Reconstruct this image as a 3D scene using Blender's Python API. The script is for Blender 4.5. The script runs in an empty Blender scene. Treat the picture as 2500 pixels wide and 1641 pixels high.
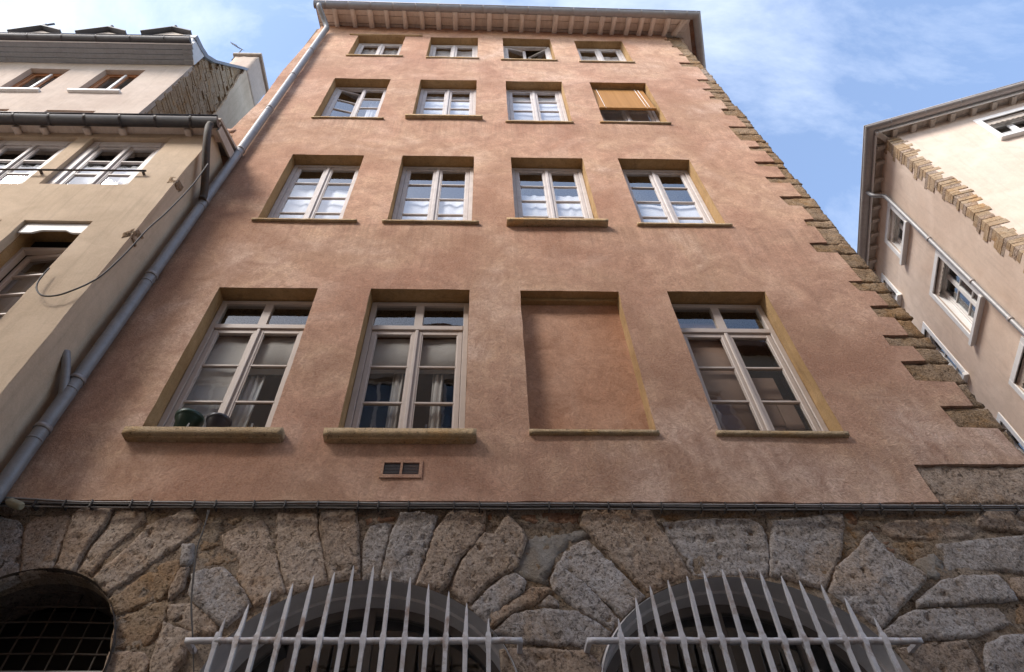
import bpy, bmesh, math, random
from mathutils import Vector, Matrix, noise
from mathutils.geometry import delaunay_2d_cdt
random.seed(7)
D = bpy.data
scene = bpy.context.scene
col = scene.collection
R_ = math.radians

# ------------------------------------------------------------------ camera
CAM = Vector((0.0, -4.0, 1.6))
ROWS = (Vector((0.99978541, -0.01885644, -0.00857779)),      # right
        Vector((0.009046, 0.76989918, -0.63810142)),         # down
        Vector((0.01863635, 0.63788689, 0.76990454)))        # forward
FPX, PPX, PPY = 1566.834, 1204.355, 819.594                  # for a frame 2500 wide
cam = D.cameras.new('camera')
cam_o = D.objects.new('camera', cam); col.objects.link(cam_o)
M3 = Matrix((ROWS[0], -ROWS[1], -ROWS[2])).transposed()
cam_o.matrix_world = Matrix.Translation(CAM) @ M3.to_4x4()
cam.sensor_fit = 'HORIZONTAL'; cam.sensor_width = 36
cam.lens = FPX / 2500 * 36
cam.shift_x = (1250 - PPX) / 2500
cam.shift_y = -(820.5 - PPY) / 2500
cam.clip_start = 0.05; cam.clip_end = 3000
scene.camera = cam_o

# ------------------------------------------------------------------ light
SUN_EL, SUN_AZ = R_(41), R_(-133)      # azimuth from +Y towards +X: the sun stands behind the camera, to the left
SUN_STRENGTH, SKY_STRENGTH, EXPOSURE = 1.2, 0.09, 2.2
world = D.worlds.new('World'); scene.world = world; world.use_nodes = True

sun = D.lights.new('sun', 'SUN'); sun.energy = SUN_STRENGTH; sun.angle = R_(20); sun.color = (1.0, 0.95, 0.88)
sun_o = D.objects.new('sun', sun); col.objects.link(sun_o)
sd = Vector((math.sin(SUN_AZ) * math.cos(SUN_EL), math.cos(SUN_AZ) * math.cos(SUN_EL), math.sin(SUN_EL)))
sun_o.rotation_euler = sd.to_track_quat('Z', 'Y').to_euler()
sun_o.location = sd * 60

vs = scene.view_settings
vs.view_transform = 'Standard'; vs.look = 'None'; vs.gamma = 1.0; vs.use_curve_mapping = False
vs.exposure = EXPOSURE


class NT:
    """tiny node helper"""
    def __init__(self, tree):
        self.t = tree; self.n = tree.nodes; self.l = tree.links
    def new(self, typ, **kw):
        nd = self.n.new(typ)
        for k, v in kw.items():
            if k.startswith('i_'):
                nd.inputs[k[2:].replace('_', ' ')].default_value = v
            else:
                setattr(nd, k, v)
        return nd
    def link(self, a, b): self.l.new(a, b)
    def noise(self, vec, scale, detail=5, rough=0.55, dist=0.0):
        nd = self.new('ShaderNodeTexNoise')
        nd.inputs['Scale'].default_value = scale; nd.inputs['Detail'].default_value = detail
        nd.inputs['Roughness'].default_value = rough; nd.inputs['Distortion'].default_value = dist
        if vec is not None: self.link(vec, nd.inputs['Vector'])
        return nd.outputs['Fac']
    def ramp(self, fac, stops):
        nd = self.new('ShaderNodeValToRGB')
        e = nd.color_ramp.elements
        while len(e) < len(stops): e.new(0.5)
        for el, (p, c) in zip(e, stops):
            el.position = p
            el.color = (*c, 1) if len(c) == 3 else c
        self.link(fac, nd.inputs['Fac'])
        return nd.outputs['Color']
    def grey(self, fac, a, b, lo=0.0, hi=1.0):
        nd = self.new('ShaderNodeMapRange')
        nd.inputs['From Min'].default_value = a; nd.inputs['From Max'].default_value = b
        nd.inputs['To Min'].default_value = lo; nd.inputs['To Max'].default_value = hi
        self.link(fac, nd.inputs['Value'])
        return nd.outputs['Result']
    def mix(self, fac, a, b, mode='MIX'):
        nd = self.new('ShaderNodeMix', data_type='RGBA', blend_type=mode)
        for s, v in ((nd.inputs[0], fac), (nd.inputs[6], a), (nd.inputs[7], b)):
            if hasattr(v, 'links'): self.link(v, s)
            elif isinstance(v, (int, float)): s.default_value = v
            else: s.default_value = (*v, 1)
        return nd.outputs[2]
    def math(self, op, a, b=0.0):
        nd = self.new('ShaderNodeMath', operation=op)
        for s, v in ((nd.inputs[0], a), (nd.inputs[1], b)):
            if hasattr(v, 'links'): self.link(v, s)
            else: s.default_value = v
        return nd.outputs[0]
    def mapping(self, vec, scale=(1, 1, 1), loc=(0, 0, 0), rot=(0, 0, 0)):
        nd = self.new('ShaderNodeMapping')
        nd.inputs['Scale'].default_value = scale; nd.inputs['Location'].default_value = loc
        nd.inputs['Rotation'].default_value = rot
        self.link(vec, nd.inputs['Vector'])
        return nd.outputs['Vector']


# sky: blue with thin cirrus, brighter veil towards the sun
w = NT(world.node_tree)
for nd in list(w.n): w.n.remove(nd)
out = w.new('ShaderNodeOutputWorld'); bg = w.new('ShaderNodeBackground')
bg.inputs['Strength'].default_value = SKY_STRENGTH
sky = w.new('ShaderNodeTexSky', sky_type='NISHITA', sun_disc=False)
sky.sun_elevation = SUN_EL; sky.sun_rotation = SUN_AZ % (2 * math.pi); sky.altitude = 200
sky.air_density = 1.0; sky.dust_density = 1.1; sky.ozone_density = 1.2
tc = w.new('ShaderNodeTexCoord')
cl_a = w.noise(w.mapping(tc.outputs['Generated'], (1.6, 3.4, 2.2), (3.1, 0.4, 1.7), (0.3, 0.2, 0.65)), 1.5, 9, 0.62, 0.35)
cl_b = w.noise(w.mapping(tc.outputs['Generated'], (1, 1, 1), (0.6, 2.2, 5.3)), 1.2, 3, 0.5)
cl = w.math('ADD', w.math('MULTIPLY', cl_a, 0.62), w.math('MULTIPLY', cl_b, 0.5))
cmask = w.grey(cl, 0.53, 0.74, 0.06, 0.8)
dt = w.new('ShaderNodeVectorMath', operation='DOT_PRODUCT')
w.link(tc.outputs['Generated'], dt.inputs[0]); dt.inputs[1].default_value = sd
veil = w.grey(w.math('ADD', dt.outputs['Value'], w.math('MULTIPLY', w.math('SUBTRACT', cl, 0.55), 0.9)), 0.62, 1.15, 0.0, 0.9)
skyblue = w.mix(cmask, sky.outputs['Color'], (2.9, 3.2, 3.75))
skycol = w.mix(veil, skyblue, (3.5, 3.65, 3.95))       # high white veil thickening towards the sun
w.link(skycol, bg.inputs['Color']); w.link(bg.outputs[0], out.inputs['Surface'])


# ------------------------------------------------------------------ materials
def material(name):
    m = D.materials.new(name); m.use_nodes = True
    nt = NT(m.node_tree)
    b = nt.n['Principled BSDF']
    tc = nt.new('ShaderNodeTexCoord')
    return m, nt, b, tc.outputs['Object']


def bump(nt, b, height, strength, dist, prev=None):
    bp = nt.new('ShaderNodeBump')
    bp.inputs['Strength'].default_value = strength; bp.inputs['Distance'].default_value = dist
    nt.link(height, bp.inputs['Height'])
    if prev is not None: nt.link(prev, bp.inputs['Normal'])
    nt.link(bp.outputs[0], b.inputs['Normal'])
    return bp.outputs[0]


def plaster(name, stops, fine=0.25, rough=0.95, bstr=0.5, bdist=0.012, streak=0.12, big=0.55, runs=(), blotk=0.35):
    m, nt, b, v = material(name)
    base = nt.ramp(nt.noise(v, big, 8, 0.6, 0.6), stops)
    blot = nt.noise(v, 3.2, 7, 0.65, 1.2)
    base = nt.mix(nt.grey(blot, 0.40, 0.68, 0.0, blotk), base, tuple(c * 0.72 for c in stops[0][1]), 'MIX')
    blot2 = nt.noise(v, 1.3, 5, 0.6, 0.8)
    base = nt.mix(nt.grey(blot2, 0.5, 0.75, 0.0, 0.4), base, tuple(min(1, c * 1.22) for c in stops[-1][1]), 'MIX')
    st = nt.noise(nt.mapping(v, (9, 9, 0.5)), 1.6, 4, 0.6)
    base = nt.mix(nt.grey(st, 0.5, 0.75, 0, streak), base, (0.10, 0.07, 0.05))
    if runs:
        sx = nt.new('ShaderNodeSeparateXYZ'); nt.link(v, sx.inputs[0])
        rn = nt.grey(nt.noise(nt.mapping(v, (14, 14, 0.35)), 1.5, 5, 0.7), 0.42, 0.68, 0.0, 1.0)
        for zt, ln, k in runs:
            below = nt.math('MULTIPLY', nt.grey(sx.outputs[2], zt - ln, zt, 0.0, 1.0), nt.math('LESS_THAN', sx.outputs[2], zt))
            base = nt.mix(nt.math('MULTIPLY', nt.math('MULTIPLY', below, rn), k), base, (0.13, 0.075, 0.05))
        wear = nt.grey(nt.noise(v, 0.42, 6, 0.65, 0.9), 0.46, 0.62, 0.0, 0.6)
        base = nt.mix(wear, base, (0.34, 0.17, 0.10))
        dots = nt.grey(nt.noise(v, 2.1, 2, 0.4), 0.76, 0.80, 0.0, 0.6)
        base = nt.mix(dots, base, (0.25, 0.12, 0.07))
    swirl = nt.noise(v, 16, 6, 0.7, 2.2)
    base = nt.mix(nt.grey(swirl, 0.36, 0.62, fine, 0.0), base, tuple(c * 0.45 for c in stops[0][1]))
    gr = nt.noise(v, 70, 3, 0.6)
    base = nt.mix(nt.grey(gr, 0.35, 0.7, 0.0, 0.14), base, tuple(min(1, c * 1.4) for c in stops[-1][1]))
    nt.link(base, b.inputs['Base Color'])
    b.inputs['Roughness'].default_value = rough
    b.inputs['Specular IOR Level'].default_value = 0.15
    h = nt.math('ADD', nt.math('MULTIPLY', swirl, 1.0), nt.math('MULTIPLY', gr, 0.55))
    bump(nt, b, h, bstr, bdist)
    return m


def rock(name, stops, pit=1.0, scale=1.0, streaks=False):
    m, nt, b, v = material(name)
    oi = nt.new('ShaderNodeObjectInfo')
    off = nt.new('ShaderNodeVectorMath', operation='SCALE'); off.inputs[0].default_value = (7.3, 3.1, 5.7)
    nt.link(oi.outputs['Random'], off.inputs['Scale'])
    add = nt.new('ShaderNodeVectorMath', operation='ADD'); nt.link(v, add.inputs[0]); nt.link(off.outputs[0], add.inputs[1])
    v2 = add.outputs[0]
    base = nt.ramp(nt.noise(v2, 2.6 * scale, 8, 0.65, 0.8), stops)
    n2 = nt.noise(v2, 13 * scale, 7, 0.7, 0.6)
    base = nt.mix(nt.grey(n2, 0.33, 0.60, 0.5, 0.0), base, tuple(c * 0.38 for c in stops[0][1]))
    tone = nt.grey(oi.outputs['Random'], 0, 1, 0.72, 1.0)
    base = nt.mix(1.0, base, nt.ramp(tone, [(0, (0, 0, 0)), (1, (1, 1, 1))]), 'MULTIPLY')
    alt = nt.noise(v, 1.7, 7, 0.7, 0.7)
    base = nt.mix(nt.grey(alt, 0.40, 0.62, 0.0, 0.55), base, tuple(0.62 * c + 0.38 * g_ for c, g_ in zip(stops[1][1], (0.47, 0.43, 0.41))))
    base = nt.mix(nt.grey(alt, 0.34, 0.46, 0.5, 0.0), base, (stops[1][1][0] * 1.02, stops[1][1][1] * .82, stops[1][1][2] * .6))
    spk = nt.noise(v2, 55 * scale, 4, 0.75, 0.3)
    base = nt.mix(nt.grey(spk, 0.36, 0.49, 0.8 * min(1, pit), 0.0), base, tuple(c * 0.22 for c in stops[0][1]))
    base = nt.mix(nt.grey(spk, 0.56, 0.70, 0.0, 0.5), base, tuple(min(1, c * 1.35) for c in stops[2][1]))
    vo = nt.new('ShaderNodeTexVoronoi'); vo.inputs['Scale'].default_value = 34 * scale
    nt.link(v2, vo.inputs['Vector'])
    n3 = nt.noise(v2, 42 * scale, 6, 0.75, 0.5)
    pits = nt.grey(nt.noise(v2, 19 * scale, 4, 0.6, 1.0), 0.30, 0.42, 0.0, 1.0)
    base = nt.mix(nt.math('MULTIPLY', nt.math('SUBTRACT', 1.0, pits), 0.75), base, tuple(c * 0.25 for c in stops[0][1]))
    nt.link(base, b.inputs['Base Color'])
    b.inputs['Roughness'].default_value = 0.95; b.inputs['Specular IOR Level'].default_value = 0.15
    h = nt.math('ADD', nt.math('MULTIPLY', nt.math('ADD', n3, spk), 0.8), nt.math('ADD', nt.math('MULTIPLY', pits, 0.9 * pit), nt.math('MULTIPLY', vo.outputs['Distance'], 0.35)))
    bump(nt, b, h, 0.85, 0.016)
    return m


def paint(name, c, rough=0.5, dirt=0.25, dirtc=(0.12, 0.10, 0.08), sc=9, bstr=0.15, metal=0.0, spec=0.4, lo=0.45, hi=0.75):
    m, nt, b, v = material(name)
    n = nt.noise(v, sc, 7, 0.7, 0.4)
    base = nt.mix(nt.grey(n, lo, hi, 0, dirt), c, dirtc)
    n2 = nt.noise(nt.mapping(v, (1, 1, 0.15)), sc * 2.5, 5, 0.65)
    base = nt.mix(nt.grey(n2, 0.4, 0.7, 0, dirt * 0.6), base, tuple(k * 0.6 for k in c))
    nt.link(base, b.inputs['Base Color'])
    b.inputs['Roughness'].default_value = rough; b.inputs['Metallic'].default_value = metal
    b.inputs['Specular IOR Level'].default_value = spec
    if bstr: bump(nt, b, nt.noise(v, sc * 6, 5, 0.65), bstr, 0.006)
    return m


def wood(name, c, c2, rough=0.8):
    m, nt, b, v = material(name)
    n = nt.noise(nt.mapping(v, (10, 2, 2)), 2.0, 7, 0.65, 0.6)
    base = nt.ramp(n, [(0.3, c2), (0.6, c)])
    n2 = nt.noise(v, 25, 5, 0.7)
    base = nt.mix(nt.grey(n2, 0.55, 0.8, 0, 0.5), base, tuple(k * 0.35 for k in c2))
    nt.link(base, b.inputs['Base Color']); b.inputs['Roughness'].default_value = rough
    b.inputs['Specular IOR Level'].default_value = 0.2
    bump(nt, b, n, 0.3, 0.006)
    return m


def glass_mat(name, ior=1.9, tint=(0.8, 0.84, 0.86), wav=0.05):
    m = D.materials.new(name); m.use_nodes = True
    nt = NT(m.node_tree)
    for nd in list(nt.n): nt.n.remove(nd)
    o = nt.new('ShaderNodeOutputMaterial'); mx = nt.new('ShaderNodeMixShader')
    fr = nt.new('ShaderNodeFresnel'); fr.inputs['IOR'].default_value = ior
    tr = nt.new('ShaderNodeBsdfTransparent'); tr.inputs['Color'].default_value = (*tint, 1)
    gl = nt.new('ShaderNodeBsdfGlossy'); gl.inputs['Roughness'].default_value = 0.015
    gl.inputs['Color'].default_value = (0.97, 0.98, 1, 1)
    tcn = nt.new('ShaderNodeTexCoord')
    bp = nt.new('ShaderNodeBump'); bp.inputs['Strength'].default_value = wav; bp.inputs['Distance'].default_value = 0.03
    nt.link(nt.noise(tcn.outputs['Object'], 4.0, 2, 0.5), bp.inputs['Height'])
    nt.link(bp.outputs[0], gl.inputs['Normal']); nt.link(bp.outputs[0], fr.inputs['Normal'])
    ge_ = nt.new('ShaderNodeNewGeometry')
    nt.link(nt.math('MULTIPLY', fr.outputs[0], nt.math('SUBTRACT', 1.0, ge_.outputs['Backfacing'])), mx.inputs[0]); nt.link(tr.outputs[0], mx.inputs[1]); nt.link(gl.outputs[0], mx.inputs[2])
    nt.link(mx.outputs[0], o.inputs['Surface'])
    return m


M = {}
M['pink'] = plaster('pink_lime_render', [(0.36, (0.48, 0.25, 0.165)), (0.46, (0.64, 0.38, 0.26)), (0.54, (0.65, 0.415, 0.277)), (0.66, (0.75, 0.535, 0.42))], fine=0.5, bstr=0.7, streak=0.15, blotk=0.75, runs=((5.06, 0.5, .35), (8.56, 1.0, .5), (11.9, .9, .45), (15.2, .8, .35)))
M['panel'] = plaster('russet_panel_render', [(0.36, (0.42, 0.20, 0.115)), (0.5, (0.54, 0.295, 0.185)), (0.66, (0.62, 0.40, 0.29))], fine=0.4, bstr=0.6, blotk=0.7)
M['cream'] = plaster('cream_render', [(0.3, (0.56, 0.425, 0.30)), (0.55, (0.62, 0.48, 0.35)), (0.75, (0.66, 0.525, 0.40))], fine=0.10, bstr=0.25, streak=0.2)
M['pale'] = plaster('pale_pinkish_render', [(0.3, (0.47, 0.37, 0.305)), (0.55, (0.52, 0.425, 0.355)), (0.75, (0.55, 0.465, 0.40))], fine=0.10, bstr=0.3, streak=0.15)
M['peach'] = plaster('peach_render', [(0.3, (0.63, 0.475, 0.375)), (0.55, (0.69, 0.55, 0.45)), (0.75, (0.73, 0.60, 0.51))], fine=0.08, bstr=0.25, streak=0.12)
M['ochre'] = plaster('ochre_reveal_render', [(0.3, (0.32, 0.19, 0.085)), (0.55, (0.44, 0.28, 0.135)), (0.75, (0.54, 0.36, 0.20))], fine=0.25, big=1.6, streak=0.45)
M['sill'] = rock('ochre_sill_stone', [(0.3, (0.56, 0.37, 0.19)), (0.55, (0.68, 0.47, 0.255)), (0.75, (0.72, 0.52, 0.31))], 0.12, 1.6)
M['warm'] = rock('warm_limestone', [(0.3, (0.38, 0.255, 0.17)), (0.5, (0.49, 0.36, 0.265)), (0.7, (0.56, 0.46, 0.375))])
M['grey'] = rock('grey_limestone', [(0.3, (0.40, 0.31, 0.24)), (0.5, (0.50, 0.435, 0.395)), (0.7, (0.58, 0.54, 0.53))])
M['orange'] = rock('rusty_limestone', [(0.3, (0.30, 0.17, 0.085)), (0.5, (0.38, 0.24, 0.13)), (0.7, (0.40, 0.30, 0.20))])
M['quoin'] = rock('golden_quoin_stone', [(0.3, (0.32, 0.19, 0.095)), (0.5, (0.42, 0.265, 0.14)), (0.7, (0.46, 0.33, 0.21))], 1.2, 1.3)
M['brick'] = rock('old_brick', [(0.3, (0.28, 0.12, 0.06)), (0.6, (0.38, 0.19, 0.10)), (0.8, (0.36, 0.24, 0.16))], 0.6, 1.5)
M['mortar'] = rock('smooth_grey_mortar', [(0.3, (0.29, 0.25, 0.215)), (0.5, (0.335, 0.30, 0.265)), (0.7, (0.37, 0.335, 0.30))], 0.1, 0.8)
M['rubble'] = rock('rubble_core', [(0.3, (0.22, 0.145, 0.095)), (0.5, (0.32, 0.235, 0.16)), (0.7, (0.40, 0.315, 0.235))], 1.4, 1.2)
M['darkstone'] = rock('dark_reveal_stone', [(0.3, (0.07, 0.05, 0.038)), (0.5, (0.11, 0.08, 0.058)), (0.7, (0.15, 0.115, 0.085))], 0.8, 1.0)  # darker rubble colour, used only inside the left arch reveal
M['gable'] = rock('tan_rubble_stone', [(0.3, (0.44, 0.26, 0.13)), (0.5, (0.60, 0.41, 0.24)), (0.7, (0.66, 0.52, 0.37))], 0.6, 2.0)
M['frame'] = paint('lilac_white_paint', (0.62, 0.56, 0.54), 0.5, 0.3)
M['taupe'] = paint('taupe_paint', (0.52, 0.435, 0.385), 0.5, 0.15)
M['white'] = paint('white_trim_paint', (0.76, 0.74, 0.72), 0.55, 0.2, (0.3, 0.26, 0.22))
M['brownwood'] = wood('orange_brown_wood', (0.34, 0.14, 0.055), (0.22, 0.085, 0.035), 0.5)
M['eave'] = wood('pinkish_eave_timber', (0.80, 0.67, 0.58), (0.70, 0.56, 0.47))
M['greyeave'] = wood('weathered_grey_timber', (0.52, 0.45, 0.39), (0.38, 0.32, 0.27))
M['bluegrey'] = paint('blue_grey_board_paint', (0.30, 0.30, 0.315), 0.6, 0.35)
M['zinc'] = paint('zinc', (0.30, 0.295, 0.30), 0.55, 0.45, (0.13, 0.12, 0.12), 9, 0.15, 0.35)
M['zincd'] = paint('dull_zinc', (0.34, 0.31, 0.30), 0.5, 0.3, (0.14, 0.12, 0.11), 6, 0.1, 0.4)
M['darkzinc'] = paint('dark_zinc', (0.075, 0.07, 0.075), 0.45, 0.4, (0.16, 0.14, 0.13), 8, 0.1, 0.5)
M['iron'] = paint('whitewashed_iron', (0.62, 0.585, 0.585), 0.6, 0.8, (0.27, 0.15, 0.08), 6, 0.6, lo=0.52, hi=0.66)
M['rust'] = paint('dark_iron', (0.07, 0.055, 0.045), 0.7, 0.5, (0.14, 0.07, 0.04), 15, 0.3)
M['archgrey'] = paint('grey_reveal_paint', (0.60, 0.555, 0.535), 0.7, 0.2, (0.11, 0.10, 0.095), 5, 0.2)
M['archwood'] = paint('dark_taupe_paint', (0.17, 0.145, 0.13), 0.6, 0.2, (0.09, 0.08, 0.07))
M['darkroom'] = paint('dark_room_wall', (0.045, 0.036, 0.03), 0.9, 0.2, (0.02, 0.02, 0.02), 3, 0)
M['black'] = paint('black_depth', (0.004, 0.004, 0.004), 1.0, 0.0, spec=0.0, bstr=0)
M['curtain'] = paint('net_curtain_cloth', (0.82, 0.81, 0.82), 0.9, 0.25, (0.34, 0.33, 0.34), 3, 0)
M['dimcurtain'] = paint('grey_curtain_cloth', (0.60, 0.55, 0.52), 0.9, 0.3, (0.18, 0.15, 0.14), 3, 0)
M['brownpanel'] = paint('brown_interior_cloth', (0.42, 0.27, 0.20), 0.9, 0.3, (0.12, 0.07, 0.05), 3, 0)
M['blind'] = wood('honey_blind_slats', (0.47, 0.235, 0.075), (0.38, 0.18, 0.05), 0.6)
M['cable'] = paint('grey_cable_sheath', (0.40, 0.375, 0.36), 0.5, 0.4)
M['cabled'] = paint('dark_cable_sheath', (0.06, 0.05, 0.045), 0.6, 0.3)
M['foam'] = paint('yellowed_foam', (0.36, 0.31, 0.21), 0.9, 0.5)
M['green'] = paint('dark_green_plastic', (0.02, 0.045, 0.03), 0.35, 0.15)
M['greypot'] = paint('charcoal_plastic', (0.045, 0.04, 0.045), 0.4, 0.2)
M['terra'] = paint('terracotta_plastic', (0.24, 0.075, 0.035), 0.55, 0.3)
M['tile'] = rock('brown_roof_tile', [(0.3, (0.20, 0.09, 0.05)), (0.6, (0.30, 0.15, 0.09)), (0.8, (0.33, 0.2, 0.14))], 0.3)
M['slate'] = paint('slate', (0.085, 0.085, 0.095), 0.6, 0.35)
M['oppo'] = plaster('buff_render', [(0.3, (0.36, 0.29, 0.22)), (0.55, (0.44, 0.355, 0.275)), (0.75, (0.48, 0.40, 0.32))], fine=0.1, bstr=0.2)
M['pave'] = rock('grey_paving', [(0.3, (0.17, 0.155, 0.14)), (0.6, (0.22, 0.205, 0.19)), (0.8, (0.26, 0.24, 0.22))], 0.4)
M['glass'] = glass_mat('window_glass', 2.9, (0.93, 0.94, 0.95), wav=0.012)
M['glassl'] = glass_mat('old_window_glass', 1.85, (0.86, 0.87, 0.87), 0.03)


# ------------------------------------------------------------------ geometry helpers
def ray(px, py):
    a, b = (px - PPX) / FPX, (py - PPY) / FPX
    return ROWS[0] * a + ROWS[1] * b + ROWS[2]


def at_y(px, py, y=0.0):
    d = ray(px, py); return CAM + d * ((y - CAM.y) / d.y)


WORLDLOC = {}


def empty(name, loc, label, cat, group=None):
    o = D.objects.new(name, None); col.objects.link(o)
    o.location = loc; o.empty_display_size = 0.3
    WORLDLOC[o.name] = Vector(loc)
    tag(o, label, cat, group)
    return o


def tag(o, label, cat, group=None):
    o['label'] = label; o['category'] = cat
    if group: o['group'] = group


def obj(name, bm, mat, parent=None, smooth=False, label=None, kind=None):
    me = D.meshes.new(name)
    bm.normal_update()
    bm.to_mesh(me); bm.free()
    if smooth:
        for p in me.polygons: p.use_smooth = True
    for mm in (mat if isinstance(mat, (list, tuple)) else [mat]): me.materials.append(mm)
    o = D.objects.new(name, me); col.objects.link(o)
    if parent is not None: adopt(o, parent)
    if label: o['label'] = label
    if kind: o['kind'] = kind
    return o


def adopt(o, parent):
    o.parent = parent
    if parent.name in WORLDLOC:
        o.matrix_parent_inverse = Matrix.Translation(-WORLDLOC[parent.name])


def dup(o, offset, parent=None):
    c = o.copy(); col.objects.link(c)
    c.location = o.location + Vector(offset)
    if parent is not None: adopt(c, parent)
    return c


def BM(): return bmesh.new()


def box(bm, x0, x1, y0, y1, z0, z1, mtx=None, bev=0.0):
    vs_ = [bm.verts.new(Vector(p)) for p in ((x0, y0, z0), (x1, y0, z0), (x1, y1, z0), (x0, y1, z0), (x0, y0, z1), (x1, y0, z1), (x1, y1, z1), (x0, y1, z1))]
    fs = [bm.faces.new([vs_[i] for i in f]) for f in ((0, 3, 2, 1), (4, 5, 6, 7), (0, 1, 5, 4), (1, 2, 6, 5), (2, 3, 7, 6), (3, 0, 4, 7))]
    if bev:
        es = list({e for f in fs for e in f.edges})
        r = bmesh.ops.bevel(bm, geom=es, offset=bev, segments=1, affect='EDGES', profile=0.5)
        vs_ = list({v for f in r['faces'] for v in f.verts} | {v for v in vs_ if v.is_valid})
    if mtx is not None:
        for v in vs_: v.co = mtx @ v.co
    return vs_


def tube(bm, pts, r, seg=10, cap=True, radii=None):
    pts = [Vector(p) for p in pts]
    rings = []
    n = len(pts)
    prev = None
    for i, p in enumerate(pts):
        t = (pts[min(i + 1, n - 1)] - pts[max(i - 1, 0)]).normalized()
        if prev is None:
            a = t.orthogonal().normalized()
        else:
            a = (prev - t * prev.dot(t)).normalized()
        prev = a
        b = t.cross(a)
        rr = radii[i] if radii else r
        rings.append([bm.verts.new(p + (a * math.cos(k * 2 * math.pi / seg) + b * math.sin(k * 2 * math.pi / seg)) * rr) for k in range(seg)])
    for i in range(n - 1):
        for k in range(seg):
            f = bm.faces.new((rings[i][k], rings[i][(k + 1) % seg], rings[i + 1][(k + 1) % seg], rings[i + 1][k])); f.smooth = True
    if cap:
        bm.faces.new(rings[0][::-1]); bm.faces.new(rings[-1])


def lathe(bm, prof, cx, cy, seg=28):
    rings = [[bm.verts.new((cx + r * math.cos(k * 2 * math.pi / seg), cy + r * math.sin(k * 2 * math.pi / seg), z)) for k in range(seg)] for r, z in prof]
    for a, b in zip(rings, rings[1:]):
        for k in range(seg):
            f = bm.faces.new((a[k], a[(k + 1) % seg], b[(k + 1) % seg], b[k])); f.smooth = True
    bm.faces.new(rings[0][::-1])


def smooth_path(pts, n=8):
    """Catmull-Rom through pts"""
    pts = [Vector(p) for p in pts]
    P = [pts[0] * 2 - pts[1]] + pts + [pts[-1] * 2 - pts[-2]]
    o = []
    for i in range(1, len(P) - 2):
        for k in range(n):
            t = k / n
            o.append(0.5 * ((2 * P[i]) + (P[i + 1] - P[i - 1]) * t + (2 * P[i - 1] - 5 * P[i] + 4 * P[i + 1] - P[i + 2]) * t * t + (3 * P[i] - P[i - 1] - 3 * P[i + 1] + P[i + 2]) * t ** 3))
    o.append(pts[-1])
    return o


def resample(poly, step, jit=0.0, seed=0.0):
    o = []
    n = len(poly)
    for i in range(n):
        a, b = Vector(poly[i]), Vector(poly[(i + 1) % n])
        k = max(1, int(round((b - a).length / step)))
        for j in range(k):
            p = a.lerp(b, j / k)
            if jit:
                q = Vector((p.x * 6 + seed, p.y * 6, seed))
                p = p + Vector((noise.noise(q), noise.noise(q + Vector((31.7, 0, 0))))) * jit
            o.append(p)
    return o


def inside(p, poly):
    x, y = p; c = False; n = len(poly); j = n - 1
    for i in range(n):
        xi, yi = poly[i]; xj, yj = poly[j]
        if (yi > y) != (yj > y) and x < (xj - xi) * (y - yi) / (yj - yi) + xi: c = not c
        j = i
    return c


def fill(loops, step, margin=0.4):
    """triangulate loops[0] minus the others with interior grid points; returns verts2d, tris, loop index lists"""
    pts = []; edges = []; idx = []
    for lp in loops:
        s = len(pts); n = len(lp)
        pts += [Vector(p) for p in lp]
        edges += [(s + i, s + (i + 1) % n) for i in range(n)]
        idx.append(list(range(s, s + n)))
    xs = [p.x for p in loops[0]]; ys = [p.y for p in loops[0]]
    nb = len(pts)
    cell = {}
    for p in pts: cell.setdefault((int(p.x // step), int(p.y // step)), []).append(p)
    ny = int((max(ys) - min(ys)) / step) + 1; nx = int((max(xs) - min(xs)) / step) + 1
    for j in range(ny + 1):
        for i in range(nx + 1):
            p = Vector((min(xs) + (i + 0.5 * (j % 2)) * step + random.uniform(-.18, .18) * step, min(ys) + j * step + random.uniform(-.18, .18) * step))
            if not inside(p, loops[0]) or any(inside(p, h) for h in loops[1:]): continue
            cx, cy = int(p.x // step), int(p.y // step)
            if any((q - p).length < margin * step for a in (-1, 0, 1) for b in (-1, 0, 1) for q in cell.get((cx + a, cy + b), ())): continue
            pts.append(p)
    V, E_, F, ov, oe, of = delaunay_2d_cdt(pts, edges, [], 0, 1e-6)
    back = {}
    for k, l in enumerate(ov):
        for s in l: back[s] = k
    tris = []
    for f in F:
        c = sum((V[i] for i in f), Vector((0, 0))) / len(f)
        if inside(c, loops[0]) and not any(inside(c, h) for h in loops[1:]): tris.append(f)
    return V, tris, [[back[i] for i in l] for l in idx]


def fbm(p, oct=4):
    s = 0; a = 1; f = 1
    for _ in range(oct):
        s += a * noise.noise(p * f); a *= 0.5; f *= 2.1
    return s


def sheet(bm, loops, to3, nrm, step, amp=0.006, thick=0.06, freq=0.9, turn_holes=True):
    """wall skin with holes: front face waves a little, all borders are turned back by thick"""
    V, T, L = fill(loops, step)
    vb = []
    for p in V:
        q = to3(p.x, p.y)
        vb.append(bm.verts.new(q + nrm * (amp * fbm(q * freq, 3))))
    for t in T:
        try:
            f = bm.faces.new([vb[i] for i in t]); f.normal_update()
            if f.normal.dot(nrm) < 0: f.normal_flip()
            f.smooth = True
        except ValueError: pass
    if thick:
        for l in (L if turn_holes else L[:1]):
            ft = [bm.verts.new(vb[i].co) for i in l]
            bk = [bm.verts.new(vb[i].co - nrm * thick) for i in l]
            n = len(l)
            for i in range(n): bm.faces.new((ft[i], ft[(i + 1) % n], bk[(i + 1) % n], bk[i]))
    return [[vb[i].co.copy() for i in l] for l in L]


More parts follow.
